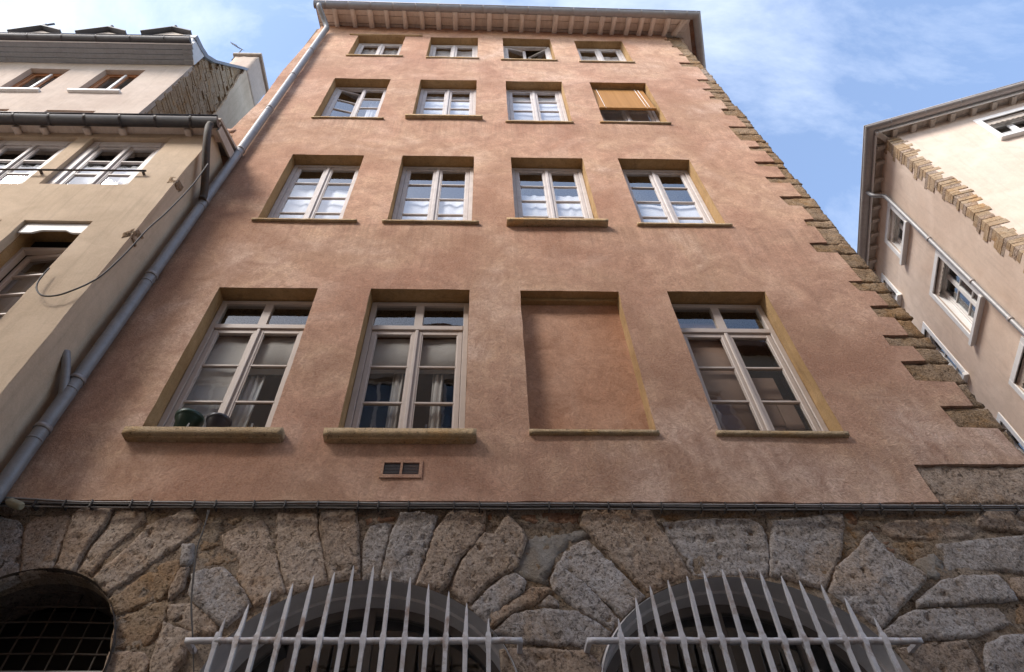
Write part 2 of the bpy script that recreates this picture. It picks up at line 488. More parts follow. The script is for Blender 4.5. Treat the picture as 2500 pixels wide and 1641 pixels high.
def stone_mesh(poly, y0=0.05, depth=0.07, step=0.03, pil=0.02, rough=0.014, seed=0.0, freq=9.0, layered=False, tilt=0.0):
    """a rough block: outline in (x,z) on the plane y0, worn edges, lumpy face, sides going back into the wall"""
    cen = sum((Vector(p) for p in poly), Vector((0, 0))) / len(poly)
    poly = [Vector(p) + (Vector(p) - cen).normalized() * 0.011 for p in poly]
    lp = resample(poly, step * 1.6, 0.0, seed)
    lp = [p + Vector((fbm(Vector((p.x * 13 + seed, p.y * 13, 0)), 2), fbm(Vector((p.x * 13, p.y * 13 + seed, 9)), 2))) * 0.008 for p in lp]
    V, T, L = fill([lp], step, 0.55)
    bm = BM(); vb = []
    tx, tz = random.uniform(-.03, .03), random.uniform(-.03, .05)
    for p in V:
        dmin = min((p - q).length for q in lp)
        e = max(0.0, 1 - dmin / 0.018)
        q = Vector((p.x, 0, p.y))
        h = fbm(q * 3 + Vector((0, seed, 0)), 2) * rough * .55 + tx * (p.x - cen.x) + tz * (p.y - cen.y)
        h += (0.5 - abs(noise.noise(q * freq * 1.6 + Vector((seed, 0, 0))))) * rough * .8 + fbm(q * 30 + Vector((seed, 4, 0)), 2) * rough * .35
        if layered: h += 0.012 * noise.noise(Vector((p.x * 2, seed, p.y * 18)))
        pit = noise.noise(q * 17 + Vector((seed * 2, 5, 0)))
        if pit > 0.35: h -= (pit - 0.35) * 0.06
        vb.append(bm.verts.new((p.x, y0 + pil * e * e - h, p.y)))
    for t in T:
        f = bm.faces.new([vb[i] for i in t]); f.normal_update()
        if f.normal.y > 0: f.normal_flip()
        f.smooth = True
    l = L[0]; n = len(l)
    bk = [bm.verts.new((vb[i].co.x, y0 + depth, vb[i].co.z)) for i in l]
    for i in range(n):
        try: bm.faces.new((vb[l[i]], vb[l[(i + 1) % n]], bk[(i + 1) % n], bk[i]))
        except ValueError: pass
    return bm


def rough_box(x0, x1, y0, y1, z0, z1, amp=0.012, cut=0.05, seed=0.0, mtx=None, freq=8.0):
    bm = BM()
    nx, ny, nz = (max(1, int((b - a) / cut)) for a, b in ((x0, x1), (y0, y1), (z0, z1)))
    g = {}
    def vert(i, j, k):
        key = (i, j, k)
        if key not in g:
            p = Vector((x0 + (x1 - x0) * i / nx, y0 + (y1 - y0) * j / ny, z0 + (z1 - z0) * k / nz))
            q = p * freq + Vector((seed, seed * .7, 0))
            d = Vector((fbm(q), fbm(q + Vector((9, 3, 1))), fbm(q + Vector((2, 17, 5))))) * amp
            ed = (i in (0, nx)) + (j in (0, ny)) + (k in (0, nz))
            if ed > 1:
                c = Vector(((x0 + x1) / 2, (y0 + y1) / 2, (z0 + z1) / 2))
                d += (c - p).normalized() * amp * 0.9
            p = p + d
            g[key] = bm.verts.new(mtx @ p if mtx is not None else p)
        return g[key]
    def quad(a, b, c, d):
        f = bm.faces.new((vert(*a), vert(*b), vert(*c), vert(*d))); f.smooth = True
    for i in range(nx):
        for k in range(nz):
            quad((i, 0, k), (i + 1, 0, k), (i + 1, 0, k + 1), (i, 0, k + 1)); quad((i, ny, k), (i, ny, k + 1), (i + 1, ny, k + 1), (i + 1, ny, k))
    for j in range(ny):
        for k in range(nz):
            quad((0, j, k), (0, j, k + 1), (0, j + 1, k + 1), (0, j + 1, k)); quad((nx, j, k), (nx, j + 1, k), (nx, j + 1, k + 1), (nx, j, k + 1))
    for i in range(nx):
        for j in range(ny):
            quad((i, j, 0), (i, j + 1, 0), (i + 1, j + 1, 0), (i + 1, j, 0)); quad((i, j, nz), (i + 1, j, nz), (i + 1, j + 1, nz), (i, j + 1, nz))
    return bm


# window maker: local frame u along the wall, d into the wall, z up
class Frame3:
    def __init__(self, origin, u, d): self.o = Vector(origin); self.u = Vector(u); self.d = Vector(d)
    def m(self):
        return Matrix(((self.u.x, self.d.x, 0, self.o.x), (self.u.y, self.d.y, 0, self.o.y), (0, 0, 1, self.o.z), (0, 0, 0, 1)))


FRONT = Frame3((0, 0, 0), (1, 0, 0), (0, 1, 0))


def casement(win, fr, mat, glassm, u0, u1, z0, z1, d, rows, st=0.045, hinge=None, ang=0.0, cols=1, top_extra=0.0, mw=0.024):
    """one leaf: stiles, rails, glazing bars in one mesh, each pane a mesh of its own"""
    mt = fr.m()
    if hinge is not None:
        mt = mt @ Matrix.Translation((hinge, d, 0)) @ Matrix.Rotation(ang, 4, 'Z') @ Matrix.Translation((-hinge, -d, 0))
    bm = BM()
    box(bm, u0, u0 + st, d, d + 0.045, z0, z1, mt, 0.005); box(bm, u1 - st, u1, d, d + 0.045, z0, z1, mt, 0.005)
    box(bm, u0 + st, u1 - st, d + 0.002, d + 0.043, z0, z0 + st * 1.2, mt); box(bm, u0 + st, u1 - st, d + 0.002, d + 0.043, z1 - st, z1, mt)
    zi0, zi1 = z0 + st * 1.2, z1 - st
    # glazing rebate bead
    for a, b in ((u0 + st, u0 + st + 0.010), (u1 - st - 0.010, u1 - st)): box(bm, a, b, d + 0.008, d + 0.03, zi0, zi1, mt)
    ph = (zi1 - zi0) / rows
    for k in range(1, rows):
        zc = zi0 + ph * k
        box(bm, u0 + st, u1 - st, d + 0.004, d + 0.04, zc - mw / 2, zc + mw / 2, mt, 0.003)
    pw = (u1 - u0 - 2 * st) / cols
    for k in range(1, cols):
        uc = u0 + st + pw * k
        box(bm, uc - mw / 2, uc + mw / 2, d + 0.005, d + 0.039, zi0, zi1, mt)
    obj('casement', bm, mat, win)
    for k in range(rows):
        for c in range(cols):
            pane(win, mt, glassm, u0 + st + pw * c + 0.004, u0 + st + pw * (c + 1) - 0.004, zi0 + ph * k + 0.004, zi0 + ph * (k + 1) - 0.004, d + 0.022)


def pane(win, mt, glassm, u0, u1, z0, z1, d):
    bm = BM()
    cu, cz = (u0 + u1) / 2, (z0 + z1) / 2
    j = Matrix.Translation((cu, d, cz)) @ Matrix.Rotation(random.uniform(-.008, .008), 4, 'X') @ Matrix.Rotation(random.uniform(-.008, .008), 4, 'Z') @ Matrix.Translation((-cu, -d, -cz))
    box(bm, u0, u1, d, d + 0.004, z0, z1, mt @ j)
    obj('pane', bm, glassm, win)


def curtain(win, fr, mat, u0, u1, z0, z1, d, waves=6, amp=0.02):
    bm = BM(); mt = fr.m(); n = max(4, waves * 6)
    rows = []
    for z in (z0, (z0 + z1) / 2, z1):
        rows.append([bm.verts.new(mt @ Vector((u0 + (u1 - u0) * i / n, d + amp * math.sin(i / n * waves * 6.28) + amp * .5 * math.sin(i * 1.7), z))) for i in range(n + 1)])
    for a, b in zip(rows, rows[1:]):
        for i in range(n):
            f = bm.faces.new((a[i], a[i + 1], b[i + 1], b[i])); f.smooth = True
    bm.normal_update(); bmesh.ops.solidify(bm, geom=bm.faces[:], thickness=0.003)
    obj('curtain', bm, mat, win)


def outer_frame(parent, fr, mat, u0, u1, z0, z1, d, w=0.05, label=None, transom=None, mull=None, dep=0.07):
    mt = fr.m(); bm = BM()
    box(bm, u0, u0 + w, d, d + dep, z0, z1, mt, 0.004); box(bm, u1 - w, u1, d, d + dep, z0, z1, mt, 0.004)
    box(bm, u0 + w, u1 - w, d + 0.002, d + dep, z1 - w, z1, mt); box(bm, u0 + w, u1 - w, d + 0.002, d + dep, z0, z0 + w * .8, mt)
    if transom:
        box(bm, u0 + w, u1 - w, d - 0.006, d + dep - 0.004, transom - 0.035, transom + 0.035, mt, 0.006)
    if mull:
        box(bm, (u0 + u1) / 2 - mull / 2, (u0 + u1) / 2 + mull / 2, d + 0.004, d + dep - 0.006, (transom + 0.035) if transom else z0 + w, z1 - w, mt)
    return obj('window', bm, mat, parent, label=label)


# ================================================================== THE SETTING
bm = BM(); box(bm, -60, 60, -60, 60, -0.3, 0.0)
g = obj('ground', bm, M['pave']); g['kind'] = 'structure'

# ================================================================== MAIN HOUSE
main = empty('house', (0.3, 0, 0), 'tall pink rendered house with four rows of windows over a rough stone ground floor', 'house')

COLX = [(-2.78, -1.74), (-1.18, -0.13), (0.41, 1.465), (1.99, 3.05)]
ROWZ = [(5.13, 7.19), (8.62, 10.55), (11.97, 13.93), (15.27, 16.78)]
TOPADJ = {(0, 3): .02, (3, 0): .02, (3, 3): -.09, (3, 1): .0}
# x0, x1, underside, top, projection, moulded
SILL = {0: [(-2.86, -1.59, 5.06, 5.135, .09, 1), (-1.265, -0.03, 5.06, 5.135, .09, 1), (.40, 1.48, 5.145, 5.185, .034, 0), (1.95, 3.06, 5.135, 5.18, .038, 0)],
        1: [(-2.83, -1.54, 8.575, 8.61, .036, 0), (-1.235, -.04, 8.575, 8.61, .036, 0), (.295, 1.55, 8.545, 8.60, .09, 0), (1.92, 3.11, 8.58, 8.615, .036, 0)],
        2: [(-2.80, -1.62, 11.92, 11.955, .03, 0), (-1.28, -.01, 11.965, 12.02, .065, 0), (.36, 1.48, 11.875, 11.91, .03, 0), (1.91, 3.09, 11.905, 11.94, .03, 0)],
        3: [(-2.80, -1.64, 15.27, 15.31, .033, 0), (-1.18, -.09, 15.22, 15.26, .03, 0), (.34, 1.5, 15.17, 15.21, .03, 0), (1.93, 3.07, 15.13, 15.17, .03, 0)]}
holes = {}
for r, (z0, z1) in enumerate(ROWZ):
    for c, (x0, x1) in enumerate(COLX):
        zt = z1 + TOPADJ.get((r, c), 0)
        holes[(r, c)] = (x0, x1, SILL[r][c][2] + .01, zt)

QX = [(3.49, 4.50, 4.87), (4.42, 4.87, 5.26), (4.05, 5.26, 5.52), (4.35, 5.52, 5.83), (4.0, 5.83, 6.11), (4.25, 6.11, 6.33), (4.0, 6.33, 6.50), (4.28, 6.50, 6.79),
      (4.09, 6.79, 6.99), (4.30, 6.99, 7.26), (4.10, 7.26, 7.45), (4.22, 7.45, 8.03), (3.97, 8.03, 8.25), (4.17, 8.25, 8.64), (4.10, 8.64, 8.82), (4.23, 8.82, 9.17),
      (4.03, 9.17, 9.44), (4.32, 9.44, 9.83), (4.02, 9.83, 10.02), (4.30, 10.02, 10.36), (4.03, 10.36, 10.52), (4.30, 10.52, 10.90), (4.10, 10.90, 11.06), (4.27, 11.06, 11.29),
      (4.04, 11.29, 11.88), (4.31, 11.88, 12.34), (4.12, 12.34, 12.66), (4.26, 12.66, 13.10), (4.08, 13.10, 13.26), (4.17, 13.26, 13.55), (4.08, 13.55, 13.70), (4.23, 13.70, 14.05),
      (4.10, 14.05, 14.21), (4.30, 14.21, 14.97), (3.99, 14.97, 15.25), (4.24, 15.25, 15.70), (4.11, 15.70, 15.82), (4.21, 15.82, 16.30), (4.10, 16.30, 16.42), (4.16, 16.42, 16.80), (4.06, 16.80, 16.91), (4.14, 16.91, 17.20)]
outer = [(-3.88, 4.5)]
outer += [(-2.5, 4.49), (-1.2, 4.49), (0, 4.495), (1.2, 4.50), (2.4, 4.495)]
for x, a, b in QX: outer += [(x + random.uniform(-.02, .02), a + 0.006), (x + random.uniform(-.035, .01), b - 0.006)]
outer += [(4.20, 17.32), (-3.72, 17.68), (-3.76, 16.4), (-3.84, 14.4), (-3.83, 12.7), (-3.95, 11.4), (-3.9, 10.5)]
loops = [resample(outer, 0.12, 0.010, 3.3)]
keys = list(holes)
for k in keys:
    x0, x1, z0, z1 = holes[k]
    loops.append(resample([(x0, z0), (x1, z0), (x1, z1), (x0, z1)], 0.13, 0.007, 1.0 + k[0] * 4 + k[1]))
bm = BM()
rims = sheet(bm, loops, lambda u, v: Vector((u, 0, v)), Vector((0, -1, 0)), 0.085, 0.010, 0.045, 0.8, turn_holes=False)
obj('plaster_wall', bm, M['pink'], main)

# reveals: ochre jambs and lintels behind each opening of the render
YF = 0.16
for i, k in enumerate(keys):
    rim = rims[i + 1]; n = len(rim)
    bm = BM()
    back = 0.16 if not (k == (0, 2)) else 0.13
    fr_ = [bm.verts.new(p) for p in rim]
    md = [bm.verts.new(p + Vector((0.004 * noise.noise(p * 9), 0.08, 0.004 * noise.noise(p * 9 + Vector((5, 0, 0)))))) for p in rim]
    bk = [bm.verts.new(Vector((p.x, back + 0.10, p.z))) for p in rim]
    for q in range(n):
        for A, B in ((fr_, md), (md, bk)):
            f = bm.faces.new((A[q], B[q], B[(q + 1) % n], A[(q + 1) % n])); f.smooth = False
    # the skin is given a thickness outwards so that it is a real lining
    obj('window_reveal', bm, M['ochre'], main)

# blocked window: render panel
x0, x1, z0, z1 = holes[(0, 2)]
bm = BM()
sheet(bm, [resample([(x0 - .03, z0 - .03), (x1 + .03, z0 - .03), (x1 + .03, z1 + .03), (x0 - .03, z1 + .03)], .15)], lambda u, v: Vector((u, 0.155, v)), Vector((0, -1, 0)), 0.09, 0.008, 0.05)
obj('blind_window_panel', bm, M['panel'], main, label='walled up window filled with pink render')
bm = BM(); box(bm, x0 - .01, x1 + .01, 0.10, 0.16, z1 - 0.045, z1 - 0.004)
obj('lintel_beam', bm, M['ochre'], main)

for (r, c), (x0, x1, z0, z1) in holes.items():
    if (r, c) == (0, 2): continue
    lower = r == 0
    mat = M['taupe'] if lower else M['frame']
    gm = M['glassl'] if lower else M['glass']
    zb = z0 + 0.02
    if lower:
        wn = outer_frame(main, FRONT, mat, x0 + .004, x1 - .004, zb, z1 - .02, YF, 0.055, transom=6.735, mull=0.085)
        xm = (x0 + x1) / 2
        for a, b in ((x0 + .06, xm - .045), (xm + .045, x1 - .06)):
            pane(wn, FRONT.m(), gm, a, b, 6.775, z1 - .078, YF + .03)
        casement(wn, FRONT, mat, gm, x0 + .062, xm - .002, zb + .05, 6.695, YF + .012, 3, 0.05)
        casement(wn, FRONT, mat, gm, xm + .002, x1 - .062, zb + .05, 6.695, YF + .012, 3, 0.05)
        bm = BM(); box(bm, xm - .018, xm + .018, YF - .008, YF + .011, zb + .05, 6.695, None, .006)
        obj('astragal', bm, mat, wn)
        if c == 0:
            curtain(wn, FRONT, M['dimcurtain'], x0 + .05, xm + .02, zb, 6.66, .235, 2, .004)
            curtain(wn, FRONT, M['dimcurtain'], xm + .02, x1 - .05, 6.1, 6.66, .235, 2, .004)
            curtain(wn, FRONT, M['curtain'], xm + .03, xm + .2, zb, 6.1, .27, 3, .015)
        elif c == 1:
            curtain(wn, FRONT, M['dimcurtain'], x0 + .05, x1 - .05, 6.13, 6.64, .235, 2, .004)
            curtain(wn, FRONT, M['dimcurtain'], x0 + .34, x0 + .44, zb, 6.2, .26, 2, .012)
            curtain(wn, FRONT, M['dimcurtain'], x0 + .72, x0 + .82, zb, 6.2, .26, 2, .012)
        else:
            curtain(wn, FRONT, M['brownpanel'], x0 + .03, xm + .02, zb, 6.95, .24, 1, .004)
            for q, (a, b, zz0, zz1) in enumerate(((.56, .78, 5.16, 5.55), (.79, .98, 5.16, 5.5), (.58, .8, 5.56, 5.86), (.81, .97, 5.52, 5.9), (.6, .9, 5.9, 6.2))):
                bm = BM(); box(bm, x0 + a, x0 + b, .32, .5, zz0, zz1, None, .006)
                obj('stacked_box', bm, M['brownpanel'], wn)
    else:
        rows = {1: 4, 2: 4, 3: 2}[r]
        lab = None
        if (r, c) == (2, 0): lab = 'window with its left leaf ajar'
        if (r, c) == (3, 2): lab = 'small window with both leaves ajar'
        wn = outer_frame(main, FRONT, mat, x0 + .004, x1 - .004, zb, z1 - .02, YF, 0.055, label=lab)
        xm = (x0 + x1) / 2
        aL = aR = 0.0
        if (r, c) == (2, 0): aL = R_(13)
        if (r, c) == (3, 2): aL, aR = R_(9), R_(-26)
        casement(wn, FRONT, mat, gm, x0 + .062, xm - .004, zb + .045, z1 - .08, YF + .012, rows, 0.055, x0 + .062, aL)
        casement(wn, FRONT, mat, gm, xm + .004, x1 - .062, zb + .045, z1 - .08, YF + .012, rows, 0.055, x1 - .062, aR)
        if aL == 0:
            bm = BM(); box(bm, xm - .022, xm + .022, YF - .006, YF + .011, zb + .045, z1 - .08, None, .006)
            obj('astragal', bm, mat, wn)
        cm = M['curtain'] if r in (1, 2) else M['dimcurtain']
        if aL == 0:
            curtain(wn, FRONT, cm, x0 + .05, x1 - .05, z0 - .05, z1 - ((.62, .85, .7, .95)[c] if r == 1 else (.10, .16, .12, .3)[c]), .25 + .01 * ((r + c) % 2), (3, 5, 4, 6)[(c + r) % 4], (.004, .007, .005, .009)[(c * 2 + r) % 4])
        else:
            curtain(wn, FRONT, cm, xm + .1, x1 - .05, z0 - .05, z1 - .1, .42, 5, .012)

# sills
for r, lst in SILL.items():
    for c, (a, b, z0, z1, p, mould) in enumerate(lst):
        bm = rough_box(a, b, -p, 0.02, z0, z1, 0.0025, 0.045, seed=r * 7 + c, freq=9)
        # sloping bed of the opening behind the sill nose
        xo0, xo1 = COLX[c]
        box(bm, xo0 + .012, xo1 - .012, 0.02, 0.158, z1 - 0.03, z1 - .003)
        if mould: box(bm, a + .03, b - .02, -p + .03, 0.0, z0 - .014, z0 + .004)
        obj('window_sill', bm, M['sill'], main)

# lintel board over the first top window
bm = rough_box(-2.98, -1.36, -0.018, 0.02, 16.81, 16.86, .006, .06, 4); obj('lintel_edge', bm, M['ochre'], main)

# quoins of golden stone at the right corner, recessed behind the render
for i, (x, a, b) in enumerate(QX):
    n = 2 if (b - a) > 0.42 else 1
    for k in range(n):
        za, zb_ = a + (b - a) * k / n, a + (b - a) * (k + 1) / n
        right = 4.475 + random.uniform(-.018, .018)
        bm = rough_box(x + 0.003 - .03, right, 0.016 + random.uniform(0, .012), 0.30, za + .003, zb_ - .003, 0.014, 0.032, seed=i * 3.1 + k, freq=13)
        obj('quoin_stone', bm, M['warm'] if i in (0, 33) else M['quoin'], main)
# stones showing at the left edge of the front
for q, (a, b, z0, z1) in enumerate(((-4.06, -3.86, 11.28, 11.42), (-4.02, -3.84, 10.86, 11.2), (-3.98, -3.84, 10.55, 10.82))):
    bm = rough_box(a, b, -0.02, .35, z0, z1, .012, .05, seed=40 + q); obj('corner_stone', bm, M['ochre'] if q else M['pink'], main)

# backing masonry, floors and side walls close the house
bm = BM()
box(bm, 3.36, 4.43, 0.075, .9, 4.4, 17.2)
box(bm, -3.84, -3.2, 0.06, .9, 4.4, 17.5)
box(bm, -3.2, 3.36, 0.31, .9, 16.95, 17.5)
for z in (4.4, 7.5, 10.9, 14.3): box(bm, -3.2, 3.36, 0.30 if z > 4.5 else .12, .9, z, z + .5)
obj('inner_masonry', bm, M['rubble'], main)
bm = BM()
ux, uy = math.sin(R_(18.6)), math.cos(R_(18.6))
foot = [(-3.82, .91), (4.42, .91), (4.42 + 9 * ux, 9 * uy), (-3.82, 9 * uy)]
vb = [bm.verts.new((x, y, 0)) for x, y in foot]; vt = [bm.verts.new((x, y, 17.2)) for x, y in foot]
bm.faces.new(vb[::-1]); bm.faces.new(vt)
for i in range(4): bm.faces.new((vb[i], vb[(i + 1) % 4], vt[(i + 1) % 4], vt[i]))
obj('house_core', bm, M['darkroom'], main)
bm = BM()
n0 = Vector((4.46, .31, 0)); e0 = Vector((4.46 + 9 * ux, .31 + 9 * uy, 0))
box(bm, 0, 9.4, 0.02, 0.35, 0, 17.2, Matrix(((ux, -uy, 0, 4.45), (uy, ux, 0, .33), (0, 0, 1, 0), (0, 0, 0, 1))))
obj('side_wall', bm, M['pink'], main)

# eaves -----------------------------------------------------------------
def eave_z(x): return 17.535 - (x + 3.6) * (0.33 / 7.9)
OV, SL = 0.42, 0.36     # overhang and fall towards the gutter
RAFT = [819, 863, 904.5, 944, 988, 1030, 1070, 1111, 1155, 1194.5, 1235, 1274, 1315, 1356, 1396, 1432, 1470, 1498.6, 1534, 1566, 1594, 1629]
for i, px in enumerate(RAFT):
    x = at_y(px, 46 + (px - 819) * .031, -0.2).x
    z = eave_z(x)
    hw = 0.05 + random.uniform(-.006, .008)
    mt = Matrix.Translation((x, 0, z)) @ Matrix.Rotation(math.atan(SL), 4, 'X')
    bm = rough_box(-hw, hw, -OV / math.cos(math.atan(SL)) - .02, 0.25, -0.075, .04, 0.006, .06, seed=i * 2.3, mtx=mt)
    obj('rafter', bm, M['eave'], main)
XL, XR = -3.78, 4.60
nb = 3
for k in range(nb):
    bm = BM()
    seg = 20
    y0, y1 = -OV - .02 + (OV + .14) / nb * k + .006, -OV - .02 + (OV + .14) / nb * (k + 1) - .006
    for s in range(seg):
        xa, xb = XL + (XR - XL) * s / seg, XL + (XR - XL) * (s + 1) / seg
        dz = .004 * noise.noise(Vector((s * .7, k * 3, 0)))
        p = []
        for zz in (0.045, 0.07):
            for (xx, yy) in ((xa, y0), (xb, y0), (xb, y1), (xa, y1)):
                p.append(bm.verts.new((xx, yy, eave_z(xx) + yy * SL + zz + dz + .006 * (k % 2))))
        for f in ((0, 3, 2, 1), (4, 5, 6, 7), (0, 1, 5, 4), (1, 2, 6, 5), (2, 3, 7, 6), (3, 0, 4, 7)): bm.faces.new([p[q] for q in f])
    obj('soffit_board', bm, M['eave'], main)
# hip at the right end, side eave
for q, (dx, dy, ln) in enumerate(((.42, -.80, .48), (.75, -.3, .30))):
    d = Vector((dx, dy, -.16)).normalized()
    s = Vector((4.30, -.02 + q * .22, eave_z(4.3) + .01))
    bm = rough_box(-.055, .055, -.02, ln, -.08, .05, .008, .06, seed=80 + q, mtx=Matrix.Translation(s) @ Matrix.Rotation(math.atan2(-d.x, d.y), 4, 'Z') @ Matrix.Rotation(-.2, 4, 'X'))
    obj('hip_rafter', bm, M['eave'], main)
bm = BM()
zc = eave_z(4.6)
def side(s, o, z): return Vector((4.46 + ux * s + uy * o, uy * s - ux * o, z))
vv = [bm.verts.new(p) for p in (side(-.4, .0, zc + .07), side(-.46, .24, zc - .03), side(8, .24, zc - .03), side(8, 0, zc + .07))]
vt = [bm.verts.new(v.co + Vector((0, 0, .03))) for v in vv]
bm.faces.new(vv); bm.faces.new(vt[::-1])
for i in range(4): bm.faces.new((vv[i], vv[(i + 1) % 4], vt[(i + 1) % 4], vt[i]))
obj('side_soffit_board', bm, M['eave'], main)


def gutter(parent, path, r, mat, joints=(), name='gutter', jmat=None, lip=True):
    """half round trough with a rolled lip, and joint straps as sub-parts"""
    bm = BM(); seg = 10; rings = []
    path = [Vector(p) for p in path]
    for i, p in enumerate(path):
        t = (path[min(i + 1, len(path) - 1)] - path[max(i - 1, 0)]); t.z = 0; t.normalize()
        s = Vector((t.y, -t.x, 0))
        if 0 < i < len(path) - 1:
            t1 = (path[i + 1] - p); t1.z = 0; t1.normalize()
            s = s / max(.4, s.dot(Vector((t1.y, -t1.x, 0))))
        ring = []
        for k in range(seg + 1):
            a = math.pi * k / seg
            ring.append(bm.verts.new(p + s * (r * math.cos(a)) + Vector((0, 0, -r * math.sin(a)))))
        for k in range(seg, -1, -1):
            a = math.pi * k / seg
            ring.append(bm.verts.new(p + s * ((r - .008) * math.cos(a)) + Vector((0, 0, .004 - (r - .008) * math.sin(a)))))
        rings.append(ring)
    n = len(rings[0])
    for a, b in zip(rings, rings[1:]):
        for k in range(n):
            f = bm.faces.new((a[k], a[(k + 1) % n], b[(k + 1) % n], b[k])); f.smooth = True
    bm.faces.new(rings[0][:seg + 1]); bm.faces.new(rings[-1][:seg + 1][::-1])
    if lip:
        t = (path[1] - path[0]).normalized(); s = Vector((t.y, -t.x, 0))
        lp = []
        for i, p in enumerate(path):
            lp.append(rings[i][0].co.copy())
        tube(bm, lp, .012, 6)
    o = obj(name, bm, mat, parent)
    for (p, t) in joints:
        bm = BM(); t = Vector(t).normalized(); s = Vector((t.y, -t.x, 0))
        rr = []
        for off in (-.012, .012):
            rr.append([bm.verts.new(Vector(p) + t * off + s * ((r + .004) * math.cos(math.pi * k / seg)) + Vector((0, 0, -(r + .004) * math.sin(math.pi * k / seg)))) for k in range(seg + 1)])
        for k in range(seg): bm.faces.new((rr[0][k], rr[0][k + 1], rr[1][k + 1], rr[1][k]))
        bm.normal_update(); bmesh.ops.solidify(bm, geom=bm.faces[:], thickness=0.006)
        obj('gutter_joint', bm, jmat or mat, o)
    return o


GY = -OV - .055
def gz(x): return eave_z(x) - OV * SL - .0
gl = Vector((-3.80, GY, gz(-3.8))); GRX = 4.70
gr = Vector((GRX, GY, gz(GRX)))
ge = Vector((GRX + ux * 8.4, GY + uy * 8.4, gz(GRX)))
jn = [(gl.lerp(gr, (k + .55) / 17), (1, 0, -.04)) for k in range(17)] + [(gr.lerp(ge, k / 9), (ux, uy, 0)) for k in range(1, 9)]
mg = gutter(main, [gl, gr, ge], .085, M['zincd'], jn)
# roof slab over it all
bm = BM()
pts = [(-3.8, GY - .02, gz(-3.8) + .05), (GRX, GY - .02, gz(GRX) + .05), (GRX + ux * 8.4, GY + uy * 8.4, gz(GRX) + .05), (2.2, 5, 19.2), (-3.8, 5, 19.4)]
vv = [bm.verts.new(p) for p in pts]; vt = [bm.verts.new(v.co + Vector((0, 0, .06))) for v in vv]
bm.faces.new((vv[0], vv[1], vv[3], vv[4])); bm.faces.new((vv[1], vv[2], vv[3]))
bm.faces.new((vt[4], vt[3], vt[1], vt[0])); bm.faces.new((vt[3], vt[2], vt[1]))
for i in range(5): bm.faces.new((vv[i], vv[(i + 1) % 5], vt[(i + 1) % 5], vt[i]))
obj('roof', bm, M['tile'], main)

# main downpipe
PX_, PY_ = -3.50, -0.085
bm = BM()
top = smooth_path([(-3.66, GY, gz(-3.7) - .06), (-3.655, GY + .01, gz(-3.7) - .16), (-3.55, -.22, 17.10), (PX_ + .01, -.11, 16.96), (PX_, PY_, 16.8)], 6)
tube(bm, top + [Vector((PX_, PY_, z)) for z in (14, 11, 8, 6, 4.4, 2.5)], .058, 14)
dp = obj('downpipe', bm, M['zinc'], main)
for px, py in ((768, 124), (721, 185), (665, 266), (598, 367), (511, 494), (386, 674), (197, 928), (109, 1047)):
    z = at_y(px, py, PY_).z
    bm = BM(); tube(bm, [(PX_, PY_, z - .02), (PX_, PY_, z + .02)], .066, 14)
    box(bm, PX_ - .012, PX_ + .012, PY_ + .05, 0.03, z - .012, z + .012)
    obj('pipe_clamp', bm, M['zincd'], dp)
    if z < 13:
        bm = BM(); tube(bm, [(PX_, PY_, z - .13), (PX_, PY_, z - .115)], .062, 14); obj('pipe_seam', bm, M['zinc'], dp)
bm = BM(); tube(bm, smooth_path([(PX_, PY_ - .01, 5.42), (PX_ - .035, -.13, 5.55), (PX_ - .075, -.2, 5.72), (PX_ - .13, -.24, 5.86)], 4), .036, 12)
obj('branch_pipe', bm, M['zinc'], dp)

# vent below the second window
vent = None
bm = BM()
box(bm, -.775, -.45, -.012, .03, 4.70, 4.73); box(bm, -.775, -.45, -.012, .03, 4.845, 4.87); box(bm, -.775, -.75, -.012, .03, 4.73, 4.845); box(bm, -.475, -.45, -.012, .03, 4.73, 4.845); box(bm, -.622, -.604, -.012, .03, 4.73, 4.845)
vent = obj('air_vent', bm, M['pink'], main)
for a, b in ((-.75, -.622), (-.604, -.475)):
    bm = BM()
    for k in range(8): box(bm, a, b, -.008 + .004, .01, 4.732 + k * .0142, 4.7405 + k * .0142, Matrix.Identity(4))
    box(bm, a, b, .012, .02, 4.731, 4.844)
    obj('louvre', bm, M['greypot'], vent)

# ------------------------------------------------------------------ stone ground floor
SY = 0.05
ARCH = [(-0.72, 3.10, .98, .78), (1.70, 3.12, .97, .79)]
AC = (-2.90, 3.30, .655, .645)
def ell(cx, cz, a, b, n=28, zb=1.2, t0=0, t1=180):
    o = [(cx + a * math.cos(R_(t0 + (t1 - t0) * i / n)), cz + b * math.sin(R_(t0 + (t1 - t0) * i / n))) for i in range(n + 1)]
    return [(cx + a, zb)] + o + [(cx - a, zb)]
bm = BM()
hl = [ell(a[0], a[1], a[2] + .02, a[3] + .02) for a in ARCH] + [ell(*AC)]
back_outer = [(-4.4, 0), (4.45, 0), (4.45, 4.47), (-4.4, 4.47)]
lps = [resample(back_outer, .25)] + [resample(h, .12) for h in hl]
sheet(bm, lps, lambda u, v: Vector((u, .072, v)), Vector((0, -1, 0)), .03, .016, .135, 11.0)
obj('rubble_wall', bm, M['rubble'], main)

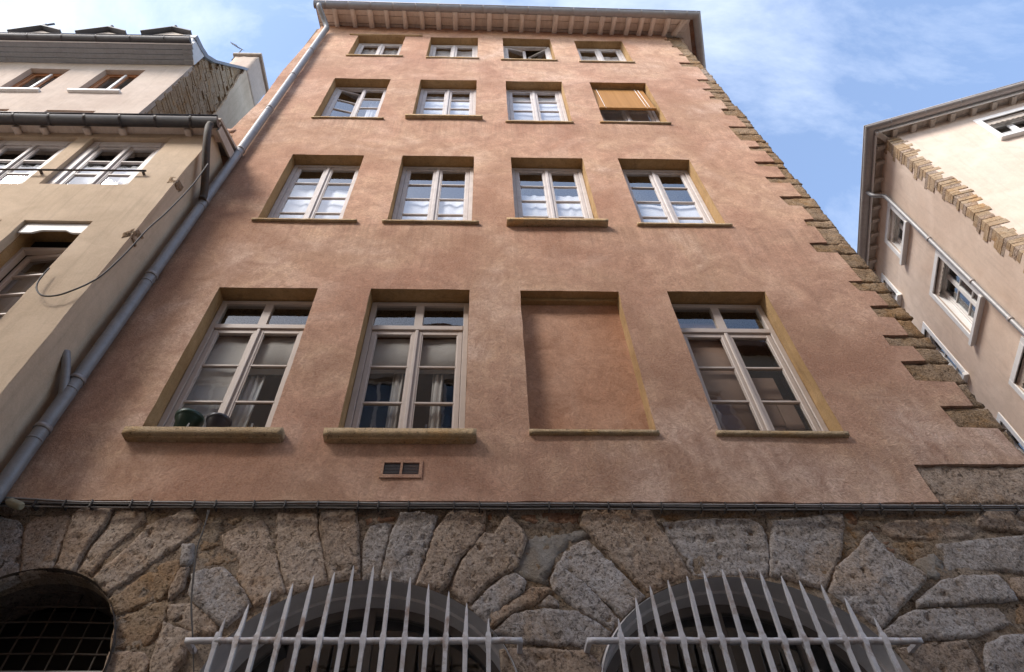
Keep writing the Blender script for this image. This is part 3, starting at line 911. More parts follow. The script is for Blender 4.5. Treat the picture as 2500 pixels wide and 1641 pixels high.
Z = .29412
def zpts(reg, pts):
    ox = {1: 0, 2: 600, 3: 1200, 4: 1800}[reg]
    o = []
    for a, b in pts:
        p = at_y(ox + a * Z, 1200 + b * Z, SY); o.append((p.x, p.z))
    return o
STONES = [
 (1, 'g', [(-160, 215), (0, 215), (150, 250), (185, 300), (172, 500), (160, 685), (40, 740), (-160, 830)]),
 (1, 'w', [(205, 290), (300, 215), (560, 195), (590, 230), (515, 420), (430, 640), (175, 690), (190, 480)]),
 (1, 'w', [(610, 195), (720, 150), (925, 150), (860, 290), (735, 420), (660, 560), (620, 650), (540, 650), (455, 625), (535, 430)]),
 (1, 'w', [(950, 155), (1190, 150), (1195, 240), (1075, 340), (900, 490), (755, 680), (650, 645), (760, 440), (880, 300)]),
 (1, 'w', [(1215, 285), (1440, 190), (1500, 140), (1600, 150), (1655, 250), (1635, 330), (1300, 560), (1080, 715), (895, 845), (775, 715), (865, 620), (1010, 500), (1190, 330)]),
 (1, 'o', [(1090, 745), (1310, 600), (1480, 545), (1500, 600), (1440, 760), (1330, 880), (955, 1030), (925, 965), (900, 880)]),
 (1, 'g', [(1510, 440), (1605, 440), (1590, 560), (1545, 610), (1500, 600)]),
 (1, 'w', [(1430, 760), (1500, 640), (1560, 640), (1520, 800), (1450, 860), (1390, 900)]),
 (1, 'o', [(945, 1055), (1330, 905), (1440, 890), (1400, 960), (1345, 1085), (1300, 1195), (1180, 1310), (905, 1295), (930, 1150)]),
 (1, 'w', [(905, 1320), (1180, 1335), (1225, 1400), (1180, 1560), (830, 1560), (870, 1410)]),
 (1, 'w', [(1395, 935), (1590, 925), (1700, 1015), (1800, 1110), (1785, 1185), (1650, 1180), (1390, 1055)]),
 (1, 'w', [(1355, 1085), (1640, 1195), (1600, 1215), (1545, 1260), (1525, 1380), (1400, 1560), (1210, 1560), (1255, 1380), (1325, 1205)]),
 (1, 'g', [(1590, 690), (1680, 650), (1850, 630), (1920, 700), (2010, 820), (2075, 935), (1985, 1010), (1870, 1120), (1800, 1095), (1610, 905), (1575, 850)]),
 (1, 'w', [(1840, 355), (2130, 195), (2190, 235), (2275, 480), (2365, 820), (2230, 880), (2105, 945), (1995, 760), (1965, 690), (2000, 570), (1855, 455)]),
 (1, 'o', [(1735, 200), (2000, 195), (2010, 225), (1840, 300), (1760, 300), (1690, 290)]),
 (1, 'o', [(1690, 320), (1830, 320), (1830, 440), (1660, 470)]),
 (1, 'o', [(1650, 490), (1830, 465), (1985, 575), (1700, 610), (1630, 600)]),
 (1, 'w', [(20, 70), (20, 190), (190, 190), (330, 130), (330, 110), (60, 120)]),
 (2, 'w', [(255, 175), (420, 150), (595, 170), (588, 300), (635, 500), (685, 740), (520, 775), (345, 830), (285, 600), (245, 400)]),
 (2, 'w', [(625, 165), (905, 150), (930, 260), (942, 700), (800, 715), (695, 735), (645, 480), (610, 300)]),
 (2, 'b', [(985, 205), (1265, 180), (1225, 230), (990, 260)]),
 (2, 'r', [(985, 150), (1265, 140), (1265, 170), (985, 190)]),
 (2, 'g', [(1035, 290), (1120, 258), (1208, 270), (1188, 380), (1105, 715), (960, 715), (975, 400)]),
 (2, 'g', [(1285, 190), (1420, 170), (1588, 212), (1555, 320), (1480, 580), (1398, 765), (1270, 735), (1122, 712), (1205, 380)]),
 (2, 'w', [(1690, 165), (1850, 150), (1988, 160), (1978, 300), (1900, 435), (1775, 545), (1690, 745), (1615, 825), (1415, 768), (1495, 580), (1575, 330), (1650, 240)]),
 (2, 'b', [(2000, 160), (2060, 160), (2050, 340), (2000, 330)]),
 (2, 'w', [(1985, 350), (2060, 365), (2110, 280), (2170, 200), (2300, 330), (2330, 400), (2250, 610), (2130, 690), (2000, 755), (1855, 940), (1695, 805), (1795, 570), (1905, 450)]),
 (3, 'g', [(-5, 790), (100, 710), (195, 680), (288, 740), (255, 830), (100, 940), (-20, 1100), (-165, 955)]),
 (3, 'w', [(270, 840), (330, 790), (480, 800), (500, 830), (340, 930), (200, 990), (0, 1130), (0, 1010)]),
 (3, 'g', [(10, 1165), (190, 1015), (350, 985), (560, 985), (700, 992), (870, 1080), (985, 1150), (955, 1215), (800, 1235), (755, 1285), (250, 1250), (150, 1200)]),
 (3, 'b', [(225, 190), (480, 160), (735, 165), (725, 255), (500, 265), (300, 250)]),
 (3, 'o', [(300, 268), (500, 280), (680, 270), (600, 320), (500, 340), (320, 310)]),
 (3, 'm', [(130, 640), (200, 560), (290, 400), (400, 350), (560, 350), (740, 300), (830, 355), (800, 385), (650, 430), (540, 560), (470, 690), (490, 760), (380, 745), (290, 720), (215, 670)]),
 (3, 'w', [(765, 175), (1000, 150), (1320, 155), (1385, 300), (1430, 345), (1550, 520), (1655, 690), (1480, 735), (1290, 825), (1060, 600), (850, 390), (745, 280)]),
 (3, 'g', [(655, 445), (795, 395), (1045, 640), (1265, 860), (1180, 930), (1085, 1040), (1000, 955), (780, 760), (620, 660), (545, 585)]),
 (3, 'g', [(500, 725), (555, 600), (790, 775), (1055, 1045), (1000, 1140), (865, 1055), (700, 955), (590, 870), (520, 815)]),
 (3, 'g', [(365, 950), (480, 858), (545, 900), (550, 950)]),
 (3, 'L', [(1430, 252), (1700, 235), (2140, 225), (2245, 290), (2305, 450), (2305, 700), (2000, 680), (1685, 688), (1570, 500), (1480, 380)]),
 (3, 'o', [(1340, 150), (1690, 150), (1690, 205), (1400, 235)]),
 (3, 'o', [(1712, 150), (2030, 150), (2030, 200), (1722, 210)]),
 (3, 'o', [(2050, 150), (2240, 150), (2250, 215), (2055, 208)]),
 (3, 'w', [(80, 1290), (320, 1290), (760, 1312), (880, 1400), (920, 1460), (900, 1560), (110, 1560)]),
 (4, 'g', [(305, 245), (450, 222), (880, 165), (888, 300), (858, 520), (800, 640), (728, 800), (580, 755), (430, 715), (282, 695), (282, 420)]),
 (4, 'o', [(250, 150), (860, 142), (865, 155), (450, 205), (290, 225)]),
 (4, 'b', [(905, 160), (995, 160), (1000, 255), (915, 250)]),
 (4, 'o', [(900, 270), (1005, 265), (1010, 385), (905, 370)]),
 (4, 'o', [(885, 395), (1015, 400), (1040, 440), (960, 500), (870, 520)]),
 (4, 'b', [(1035, 250), (1180, 265), (1190, 290), (1040, 275)]),
 (4, 'b', [(1035, 290), (1190, 308), (1200, 335), (1090, 330), (1030, 320)]),
 (4, 'o', [(1020, 190), (1230, 170), (1240, 230), (1040, 235)]),
 (4, 'b', [(1170, 390), (1260, 390), (1300, 440), (1200, 420)]),
 (4, 'b', [(1200, 440), (1310, 455), (1330, 510), (1250, 500)]),
 (4, 'o', [(1290, 395), (1600, 400), (1560, 470), (1480, 560), (1370, 560), (1320, 480)]),
 (4, 'g', [(1060, 370), (1100, 342), (1180, 430), (1320, 570), (1480, 640), (1570, 695), (1540, 765), (1360, 950), (1215, 1125), (1100, 1055), (945, 945), (770, 820), (835, 620), (1030, 455)]),
 (4, 'w', [(1205, 262), (1340, 230), (1830, 205), (1930, 300), (1975, 365), (1650, 395), (1310, 378), (1225, 340)]),
 (4, 'w', [(2000, 240), (2095, 155), (2480, 130), (2480, 340), (2170, 318), (2030, 290)]),
 (4, 'o', [(1260, 165), (1455, 155), (1465, 195), (1265, 225)]),
 (4, 'o', [(1475, 150), (1880, 140), (1900, 185), (1480, 196)]),
 (4, 'g', [(1700, 520), (1660, 430), (1800, 415), (2480, 350), (2480, 690), (2150, 645), (1900, 650), (1760, 650)]),
 (4, 'm', [(1440, 600), (1500, 540), (1650, 500), (1745, 640), (1740, 690), (1600, 730), (1560, 680)]),
 (4, 'g', [(1495, 900), (1700, 742), (1900, 700), (2150, 692), (2240, 770), (2325, 900), (1900, 925), (1510, 955)]),
 (4, 'g', [(1225, 1150), (1360, 1040), (1480, 985), (1800, 955), (2150, 950), (2300, 1100), (1900, 1210), (1500, 1232), (1275, 1205)]),
 (4, 'w', [(1340, 1290), (1560, 1270), (1900, 1222), (1990, 1380), (2040, 1560), (1480, 1560), (1400, 1370)]),
 (4, 'g', [(2085, 1260), (2240, 1200), (2500, 1170), (2500, 1560), (2090, 1560), (2065, 1390)]),
 (4, 'w', [(2260, 720), (2500, 700), (2500, 900), (2350, 880)]),
 (4, 'o', [(2340, 930), (2500, 925), (2500, 1130), (2330, 1080)]),
]
MK = {'w': 'warm', 'g': 'grey', 'o': 'orange', 'b': 'brick', 'm': 'mortar', 'r': 'rubble', 'L': 'grey'}
for i, (reg, k, pts) in enumerate(STONES):
    poly = zpts(reg, pts)
    if k == 'm': bm = stone_mesh(poly, SY + .012, .06, .03, .02, .004, seed=i * 1.7, freq=5)
    elif k in 'bor': bm = stone_mesh(poly, SY + .018 + random.uniform(-.006, .012), .06, .022, .02, .016, seed=i * 1.7, freq=12)
    else: bm = stone_mesh(poly, SY + random.uniform(-.012, .012), .075, .017, .017, .015, seed=i * 1.7, layered=(k == 'L'))
    obj('brick' if k == 'b' else ('mortar_patch' if k == 'm' else 'stone'), bm, M[MK[k]], main)

# arched openings -------------------------------------------------------
def arch_band(bm, ar, y0, y1, shrink0=0, shrink1=0, zb=1.3, n=36):
    cx, cz, a, b = ar
    def lp(s): return [(cx + a - s, zb)] + [(cx + (a - s) * math.cos(math.pi * i / n), cz + (b - s) * math.sin(math.pi * i / n)) for i in range(n + 1)] + [(cx - a + s, zb)]
    A = [bm.verts.new((x, y0, z)) for x, z in lp(shrink0)]; B = [bm.verts.new((x, y1, z)) for x, z in lp(shrink1)]
    for i in range(len(A) - 1):
        f = bm.faces.new((A[i], B[i], B[i + 1], A[i + 1])); f.smooth = True

for q, ar in enumerate(ARCH):
    bm = BM()
    arch_band(bm, ar, .035, .21, .0, .004); arch_band(bm, ar, .21, .215, .004, .022); arch_band(bm, ar, .215, .36, .022, .026)
    arch_band(bm, ar, .035, .09, .0, -.02)
    obj('arch_reveal', bm, M['archgrey'], main, label='arched window reveal painted dull grey')
    bm = BM()
    arch_band(bm, ar, .36, .36, .016, .085); arch_band(bm, ar, .36, .42, .085, .085); arch_band(bm, ar, .34, .36, .016, .016)
    cx, cz, a, b = ar
    for xm in (cx - .52, cx - .02, cx + .50):
        zt = cz + b * math.sqrt(max(0, 1 - ((xm - cx) / a) ** 2)) - .05
        box(bm, xm - .024, xm + .024, .352, .41, 1.3, zt)
    box(bm, cx - a + .08, cx + a - .08, .356, .40, 2.55, 2.61)
    wn = obj('arched_window', bm, M['archwood'], main)
    for xa, xb in ((cx - a + .06, cx - .545), (cx - .495, cx - .045), (cx + .005, cx + .475), (cx + .525, cx + a - .06)):
        n = 8
        bm = BM(); f0 = []; f1 = []
        for i in range(n + 1):
            x = xa + (xb - xa) * i / n
            zt = cz + (b - .05) * math.sqrt(max(0, 1 - ((x - cx) / a) ** 2))
            f0.append((bm.verts.new((x, .385, 1.3)), bm.verts.new((x, .385, zt))))
        for i in range(n): bm.faces.new((f0[i][0], f0[i + 1][0], f0[i + 1][1], f0[i][1]))
        bm.normal_update(); bmesh.ops.solidify(bm, geom=bm.faces[:], thickness=.004)
        obj('pane', bm, M['glassl'], wn)
    bm = BM(); box(bm, cx - a, cx + a, .90, .905, 1.2, 4.2); box(bm, cx - a - .02, cx - a, .36, .9, 1.2, 4.2); box(bm, cx + a, cx + a + .02, .36, .9, 1.2, 4.2); box(bm, cx - a, cx + a, .43, .9, 3.95, 4.2)
    obj('dark_room', bm, M['darkroom'], main)
    # grille
    tips = [[(-1.58, 3.56), (-1.46, 3.65), (-1.34, 3.74), (-1.21, 3.79), (-1.09, 3.85), (-.96, 3.87), (-.83, 3.92), (-.70, 3.92), (-.58, 3.88), (-.45, 3.84), (-.32, 3.79), (-.20, 3.74), (-.08, 3.66), (.06, 3.56)],
            [(.87, 3.56), (1.0, 3.70), (1.12, 3.78), (1.25, 3.82), (1.37, 3.85), (1.49, 3.88), (1.62, 3.9), (1.75, 3.9), (1.87, 3.88), (2.0, 3.85), (2.12, 3.82), (2.25, 3.79), (2.37, 3.70), (2.50, 3.57)]][q]
    ra, rb = ((-1.77, .27), (.66, 2.73))[q]
    gy = -.08
    bm = rough_box(ra, rb, gy - .015, gy + .015, 3.406, 3.436, .004, .04, seed=q * 9 + 2)
    box(bm, ra, ra + .03, gy, .10, 3.408, 3.434); box(bm, rb - .03, rb, gy, .10, 3.408, 3.434)
    gr_ = obj('window_grille', bm, M['iron'], main, label='whitewashed iron grille with spiked bars over the %s arched window' % ('middle' if q == 0 else 'right'))
    bm = BM(); box(bm, ra, rb, gy - .016, gy + .016, 2.03, 2.06); obj('rail', bm, M['iron'], gr_)
    for i, (x, zt) in enumerate(tips):
        bm = BM(); r = .0152
        ln = .15
        a0 = random.uniform(-.12, .12) + math.pi / 4
        def ring(z, rr, dx=0): return [bm.verts.new((x + dx + rr * math.cos(a0 + k * math.pi / 2) * 1.2, gy + rr * math.sin(a0 + k * math.pi / 2) * 1.2, z)) for k in range(4)]
        lean = random.uniform(-.006, .006)
        rs = [ring(1.4, r), ring(2.4, r, lean * .3), ring(3.37, r, 0), ring(3.395, r * 1.35), ring(3.445, r * 1.35), ring(3.47, r), ring(zt - ln, r * .95, lean), ring(zt - ln * .3, r * .55, lean * 1.3), ring(zt, .002, lean * 1.5)]
        for A, B in zip(rs, rs[1:]):
            for k in range(4): bm.faces.new((A[k], A[(k + 1) % 4], B[(k + 1) % 4], B[k]))
        bm.faces.new(rs[0][::-1]); bm.faces.new(rs[-1])
        obj('bar', bm, M['iron'], gr_)

# left dark arch with a wire net
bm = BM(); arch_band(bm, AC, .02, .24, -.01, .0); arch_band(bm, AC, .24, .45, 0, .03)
obj('stone_arch_reveal', bm, M['darkstone'], main)
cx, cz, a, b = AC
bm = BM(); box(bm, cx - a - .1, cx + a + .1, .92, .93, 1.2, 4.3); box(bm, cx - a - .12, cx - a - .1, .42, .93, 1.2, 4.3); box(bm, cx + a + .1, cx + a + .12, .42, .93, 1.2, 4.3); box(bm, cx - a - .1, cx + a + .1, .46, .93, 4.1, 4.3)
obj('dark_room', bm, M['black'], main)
bm = BM(); box(bm, cx - a, cx + a, .26, .30, 3.36, 3.39)
net = obj('wire_net', bm, M['archgrey'], main, label='wire net across the dark arch')
for k in range(9):
    x = cx - .56 + k * .14
    bm = BM(); zt = cz + b * math.sqrt(max(0.02, 1 - ((x - cx) / a) ** 2)) - .02
    tube(bm, [(x, .30, 1.3), (x, .30, zt)], .0065, 6); obj('wire', bm, M['rust'], net)
for k in range(5):
    z = 3.50 + k * .105
    bm = BM(); w_ = a * math.sqrt(max(.05, 1 - max(0, (z - cz) / b) ** 2)) - .01
    tube(bm, smooth_path([(cx - w_, .292, z), (cx, .292, z + .01), (cx + w_, .292, z)], 6), .0065, 6); obj('wire', bm, M['rust'], net)

# ------------------------------------------------------------------ cables along the ledge
cab = empty('cable_bundle', (0, -.02, 4.42), 'bundle of thin grey cables clipped along the ledge between render and stone', 'cable')
zc = at_y(1200, 1232.5, -.02).z
for k in range(4):
    pts = []
    n = 46
    for i in range(n + 1):
        x = -3.62 + 8.1 * i / n
        pts.append((x, .0 - .012 * (k % 2) + .004 * noise.noise(Vector((x * 2, k, 0))), zc + (k - 1.5) * .011 + .009 * noise.noise(Vector((x * 1.3, k * 7.7, 2))) + (.05 * max(0, -2.9 - x) if k > 1 else 0)))
    bm = BM(); tube(bm, pts, .0065, 6); obj('cable', bm, M['cable'] if k != 1 else M['cabled'], cab)
for i in range(33):
    x = -3.3 + i * .235 + random.uniform(-.06, .06)
    bm = BM(); box(bm, x - .004, x + .004, -.026, .04, zc - .028, zc + .03); obj('cable_clip', bm, M['cabled'], cab)
bm = BM(); c0 = at_y(25, 1226, -.04); c1 = at_y(50, 1236, -.04)
tube(bm, [c0 - (c1 - c0) * .3, c0, c1, c1 + (c1 - c0) * .15], .03, 10, radii=[.018, .032, .032, .02]); obj('foam_sleeve', bm, M['foam'], cab)
wire = BM()
pts = [at_y(*p, .0) for p in ((508, 1245), (499, 1285), (482, 1335), (474, 1400), (468, 1470), (471, 1560), (473, 1660))]
tube(wire, smooth_path(pts, 6), .004, 6)
pts = [at_y(*p, .0) for p in ((512, 1245), (495, 1300), (478, 1350), (466, 1470), (470, 1555))]
tube(wire, smooth_path(pts, 6), .0035, 6)
wo = obj('hanging_wire', wire, M['cabled']); tag(wo, 'thin wire dangling down the rough stones from the cable ledge', 'wire')

# ------------------------------------------------------------------ things on the sills
def pot(name, x, y, z, r, h, mat, label):
    bm = BM()
    lathe(bm, [(r * .68, z), (r * .86, z + h * .72), (r * .9, z + h * .74), (r * .9, z + h * .82), (r * 1.0, z + h * .84), (r * 1.05, z + h), (r * .98, z + h), (r * .9, z + h * .8), (r * .6, z + h * .75)], x, y)
    o = obj(name, bm, mat); tag(o, label, 'pot', 'plant pots on the sill')
p1 = at_y(454, 1030, -.02); p2 = at_y(529, 1030, -.02)
SZ = 5.137
pot('plant_pot', p1.x, .01, SZ, .115, .185, M['green'], 'larger dark green plant pot on the sill of the lowest left window')
pot('plant_pot', p2.x, .01, SZ, .10, .155, M['greypot'], 'smaller charcoal plant pot on the sill beside the green one')
def tray(x0, x1, label):
    o = empty('planter_tray', ((x0 + x1) / 2, -.03, SZ), label, 'planter tray', 'terracotta trays on the sills')
    bm = BM(); box(bm, x0, x1, -.05, .02, SZ, SZ + .03, None, .006); obj('tray', bm, M['terra'], o)
    for x in (x0 + .02 + (x1 - x0) * .15, x0 + (x1 - x0) * .82):
        bm = BM(); box(bm, x - .008, x + .008, -.062, -.051, SZ, SZ + .065); box(bm, x - .008, x + .008, -.051, .0, SZ + .058, SZ + .065); obj('hook', bm, M['greypot'], o)
tray(-2.52, -1.72, 'terracotta planter tray with black hooks on the sill behind the two pots')
tray(-1.02, -.32, 'terracotta planter tray with black hooks on the sill of the second window')

# blind
bl = empty('window_blind', (2.52, .06, 13.8), 'honey coloured slatted blind half lowered outside the upper right window', 'blind')
zt, zb = 13.86, 12.72
ns = 22
proto = None
for k in range(ns):
    t = k / ns
    z = zt - (zt - zb) * t; y = .115 - .085 * t
    if proto is None:
        bm = BM(); box(bm, 2.01, 3.0, y - .004, y + .004, z - (zt - zb) / ns + .003, z, None, .002); proto = obj('slat', bm, M['blind'], bl); base = (y, z)
    else: dup(proto, (0, y - base[0], z - base[1]), bl)
bm = BM(); box(bm, 2.005, 3.005, .005, .05, zb - .075, zb, None, .008); obj('bottom_rail', bm, M['blind'], bl)
for x in (2.12, 2.84, 2.9):
    bm = BM(); tube(bm, [(x, .105, zt), (x, .018, zb), (x, .0, zb - .1)], .004, 5); obj('cord', bm, M['curtain'], bl)

# ================================================================== LEFT LOW HOUSE (cream)
left = empty('house', (-5.2, -.5, 0), 'cream rendered lower house with a dark gutter standing forward on the left', 'house')
LX, LY = -3.625, -.5
LW = [(-5.17, -4.14, 8.53, 9.86), (-6.40, -5.355, 8.52, 9.86), (-7.7, -6.65, 8.52, 9.86), (-4.87, -4.15, 5.95, 7.68), (-5.98, -5.1, 5.95, 7.68)]
bm = BM()
lo = [resample([(-10, 0), (LX, 0), (LX, 10.05), (-10, 10.05)], .2, .01, 9)]
for q, (a, b, c, d) in enumerate(LW): lo.append(resample([(a, c), (b, c), (b, d), (a, d)], .15, .008, 20 + q))
lr = sheet(bm, lo, lambda u, v: Vector((u + (.012 * noise.noise(Vector((0, v * 2.2, 3))) if u > LX - .02 else 0), LY, v)), Vector((0, -1, 0)), .14, .010, .09)
sheet(bm, [resample([(LY, 0), (.04, 0), (.04, 10.05), (LY, 10.05)], .15)], lambda u, v: Vector((LX + .012 * noise.noise(Vector((0, v * 2.2, 3))), u, v)), Vector((1, 0, 0)), .12, .010, .05)
obj('plaster_wall', bm, M['cream'], left)
bm = BM(); box(bm, -10, LX - .10, .12, .4, 0, 10); box(bm, -10, LX - .06, LY + .10, .12, 9.88, 10.0)
for z in (5.0, 7.8): box(bm, -10, LX - .06, LY + .12, .12, z, z + .5)
obj('inner_masonry', bm, M['darkroom'], left)
FL = Frame3((0, LY, 0), (1, 0, 0), (0, 1, 0))
for q, (a, b, c, d) in enumerate(LW):
    if q < 3:
        bm = BM()
        for (u0, u1, z0, z1) in ((a, a + .11, c, d), (b - .11, b, c, d), (a + .11, b - .11, d - .12, d)):
            box(bm, u0, u1, LY + .055, LY + .13, z0, z1, None, .01)
        wn = obj('window', bm, M['frame'], left)
        am, bm_ = a + .11, b - .11; mid = (am + bm_) / 2
        casement(wn, FL, M['frame'], M['glass'], am, mid - .002, c, d - .12, .08, 3, .055)
        casement(wn, FL, M['frame'], M['glass'], mid + .002, bm_, c, d - .12, .08, 3, .055)
        bm = BM(); box(bm, mid - .025, mid + .025, LY + .058, LY + .08, c, d - .12, None, .006); obj('astragal', bm, M['frame'], wn)
        curtain(wn, FL, M['curtain'], am, bm_, c, d - .5, .17, 5, .01)
    else:
        wn = outer_frame(left, FL, M['taupe'], a + .0, b - .0, c, d - .22, .20, .05)
        casement(wn, FL, M['taupe'], M['glass'], a + .05, b - .05, c + .04, d - .275, .212, 4, .05, b - .05, R_(-6))
        bm = BM(); box(bm, a - .01, a + .012, LY + .09, LY + .26, c, d, None); box(bm, b - .012, b + .01, LY + .09, LY + .26, c, d); box(bm, a, b, LY + .09, LY + .26, d - .012, d + .01)
        obj('timber_lining', bm, M['ochre'], wn)
        # scalloped pelmet board hung in the head of the opening
        bm = BM(); n = 20; fr0 = []
        for i in range(n + 1):
            u = a + .02 + (b - a - .04) * i / n; t = i / n
            low = .19 if (t < .2 or t > .82) else (.19 - .05 * min(1, min(t - .2, .82 - t) / .12))
            fr0.append((bm.verts.new((u, LY + .035, d - .012)), bm.verts.new((u, LY + .035, d - low))))
        for i in range(n): bm.faces.new((fr0[i][1], fr0[i + 1][1], fr0[i + 1][0], fr0[i][0]))
        bm.normal_update(); bmesh.ops.solidify(bm, geom=bm.faces[:], thickness=.02)
        obj('pelmet_board', bm, M['white'], wn)
        curtain(wn, FL, M['dimcurtain'], a + .05, b - .05, c, d - .45, .36, 3, .01)
# curled white railing in front of the low window
bm = BM()
for q in range(3):
    u = -4.24 - q * .13
    tube(bm, smooth_path([(u, LY - .06, 5.8), (u, LY - .06, 6.1), (u - .02, LY - .07, 6.19), (u - .06, LY - .07, 6.21), (u - .1, LY - .07, 6.17), (u - .11, LY - .06, 6.0)], 5), .012, 8)
tube(bm, [(-5.4, LY - .06, 5.82), (-4.16, LY - .06, 5.82)], .014, 8); box(bm, -4.19, -4.16, LY - .06, LY + .02, 5.81, 5.84)
obj('railing', bm, M['white'], left)
bm = BM(); tube(bm, [(-8, LY - .05, 8.75), (-4.02, LY - .05, 8.79)], .013, 8)
for x in (-4.05, -5.26, -6.52): box(bm, x - .01, x + .01, LY - .05, LY + .02, 8.76, 8.79)
obj('guard_rod', bm, M['rust'], left)
bm = BM(); box(bm, -10, LX + .1, LY - .12, LY + .1, 10.0, 10.03); obj('soffit_board', bm, M['eave'], left)
for q, px in enumerate((18, 88, 196, 287, 450)):
    x = at_y(px, 321, -.6).x
    bm = rough_box(x - .045, x + .045, LY - .10, LY + .05, 9.93, 9.998, .01, .05, seed=q * 5); obj('rafter', bm, M['eave'], left)
bm = BM(); box(bm, -10, LX + .10, LY - .145, LY - .122, 9.98, 10.09); obj('fascia_board', bm, M['greyeave'], left)
lg0, lg1 = Vector((-10, -.69, 9.985)), Vector((-3.50, -.69, 9.985))
gutter(left, [lg0, lg1], .082, M['darkzinc'], [(lg1 - Vector((.35 + k * .46, 0, 0)), (1, 0, 0)) for k in range(8)])
bm = BM()
tube(bm, smooth_path([(-3.57, -.70, 9.87), (-3.57, -.69, 9.78), (-3.54, -.66, 9.62), (-3.51, -.55, 9.40), (-3.49, -.35, 9.15), (-3.49, -.17, 8.95), (-3.49, -.14, 8.86)], 5), .047, 12)
obj('downpipe', bm, M['rust'], left)
bm = BM()
vv = [bm.verts.new(p) for p in ((-10, -.68, 10.09), (-3.52, -.68, 10.09), (-3.52, .55, 10.75), (-10, .55, 10.75))]
vt = [bm.verts.new(v.co + Vector((0, 0, .05))) for v in vv]
bm.faces.new(vv[::-1]); bm.faces.new(vt)
for i in range(4): bm.faces.new((vv[i], vv[(i + 1) % 4], vt[(i + 1) % 4], vt[i]))
obj('roof', bm, M['greyeave'], left)
bm = BM()
vv = [bm.verts.new(p) for p in ((-3.51, -.60, 10.06), (-3.51, -.02, 10.32), (-3.51, -.02, 10.12), (-3.51, -.60, 9.90))]
vt = [bm.verts.new(v.co + Vector((-.03, 0, 0))) for v in vv]
bm.faces.new(vv[::-1]); bm.faces.new(vt)
for i in range(4): bm.faces.new((vv[i], vv[(i + 1) % 4], vt[(i + 1) % 4], vt[i]))
obj('barge_board', bm, M['greyeave'], left)
# broken corner where the stone shows
for q, (z, s) in enumerate(((8.66, .14), (7.46, .165))):
    bm = rough_box(LX - .10, LX + .006, LY - .004, LY + .14, z - s * .8, z + s * .7, .03, .018, seed=60 + q * 3, freq=6); obj('corner_stone', bm, M['quoin'], left, label='broken corner with bare stone')
# cable on that house
pts = [at_y(*p, LY - .02) for p in ((508, 400), (470, 452), (410, 515), (360, 560), (310, 615), (255, 667), (220, 690))]
pts += [at_y(*p, LY - .05) for p in ((180, 708), (140, 721), (105, 722), (90, 708), (92, 690), (105, 672), (120, 655))]
bm = BM(); tube(bm, smooth_path(pts, 5), .008, 6)
o = obj('looping_cable', bm, M['cabled']); tag(o, 'thin cable looping across the corner of the cream house', 'cable')

# ================================================================== TALL HOUSE BEHIND, UPPER LEFT
tall = empty('house', (-9, .5, 0), 'pale taller house with dormers and a bare stone gable behind the cream house', 'house')
TX, TY = -6.33, .5
TW = [(-8.04, -7.19, 14.45, 15.78), (-9.59, -8.75, 14.45, 15.76), (-8.05, -7.16, 11.9, 13.45), (-9.6, -8.72, 11.9, 13.45), (-11.2, -10.35, 14.45, 15.76)]
bm = BM()
lo = [resample([(-16, 0), (TX, 0), (TX, 16.18), (-16, 16.18)], .3, .01, 5)] + [resample([(a, c), (b, c), (b, d), (a, d)], .2, .01, 30 + q) for q, (a, b, c, d) in enumerate(TW)]
tr = sheet(bm, lo, lambda u, v: Vector((u, TY, v)), Vector((0, -1, 0)), .2, .012, .10)
obj('plaster_wall', bm, M['pale'], tall)
FT = Frame3((0, TY, 0), (1, 0, 0), (0, 1, 0))
for (a, b, c, d) in TW:
    wn = outer_frame(tall, FT, M['brownwood'], a, b, c, d, .10, .05)
    m_ = (a + b) / 2
    casement(wn, FT, M['brownwood'], M['glass'], a + .05, m_ - .002, c + .04, d - .05, .112, 1, .05)
    casement(wn, FT, M['brownwood'], M['glass'], m_ + .002, b - .05, c + .04, d - .05, .112, 1, .05)
    bm = BM(); box(bm, m_ - .025, m_ + .025, TY + .09, TY + .112, c + .04, d - .05); obj('astragal', bm, M['white'], wn)
    bm = BM(); box(bm, a - .09, b + .07, TY - .06, TY + .1, c - .09, c - .015, None, .008); obj('window_sill', bm, M['white'], tall)
    curtain(wn, FT, M['curtain'], a + .05, b - .05, c, d - .6, .3, 5, .015)
bm = BM(); box(bm, -16, TX - .1, TY + .6, 6, 0, 16.4); box(bm, -16, TX - .1, TY + .11, TY + .6, 16.0, 16.3); box(bm, -16, TX - .1, TY + .11, TY + .6, 13.7, 14.2)
obj('house_core', bm, M['darkroom'], tall)
for k in range(4):
    y0, y1 = TY - .01 - k * .10, TY - .01 - (k + 1) * .10 + .008
    zz = 16.14 + k * .018
    bm = BM(); box(bm, -16, TX + .02 + .02 * k, y1, y0, zz, zz + .03, None, .004); obj('cornice_board', bm, M['bluegrey'], tall)
bm = BM(); box(bm, -16, TX + .11, TY - .435, TY - .41, 16.2, 16.33); obj('fascia_board', bm, M['white'], tall)
t0, t1 = Vector((-16, .02, 16.28)), Vector((TX + .06, .02, 16.28))
gutter(tall, [t0, t1], .085, M['darkzinc'], [(t1 - Vector((.55 + k * .72, 0, 0)), (1, 0, 0)) for k in range(8)])
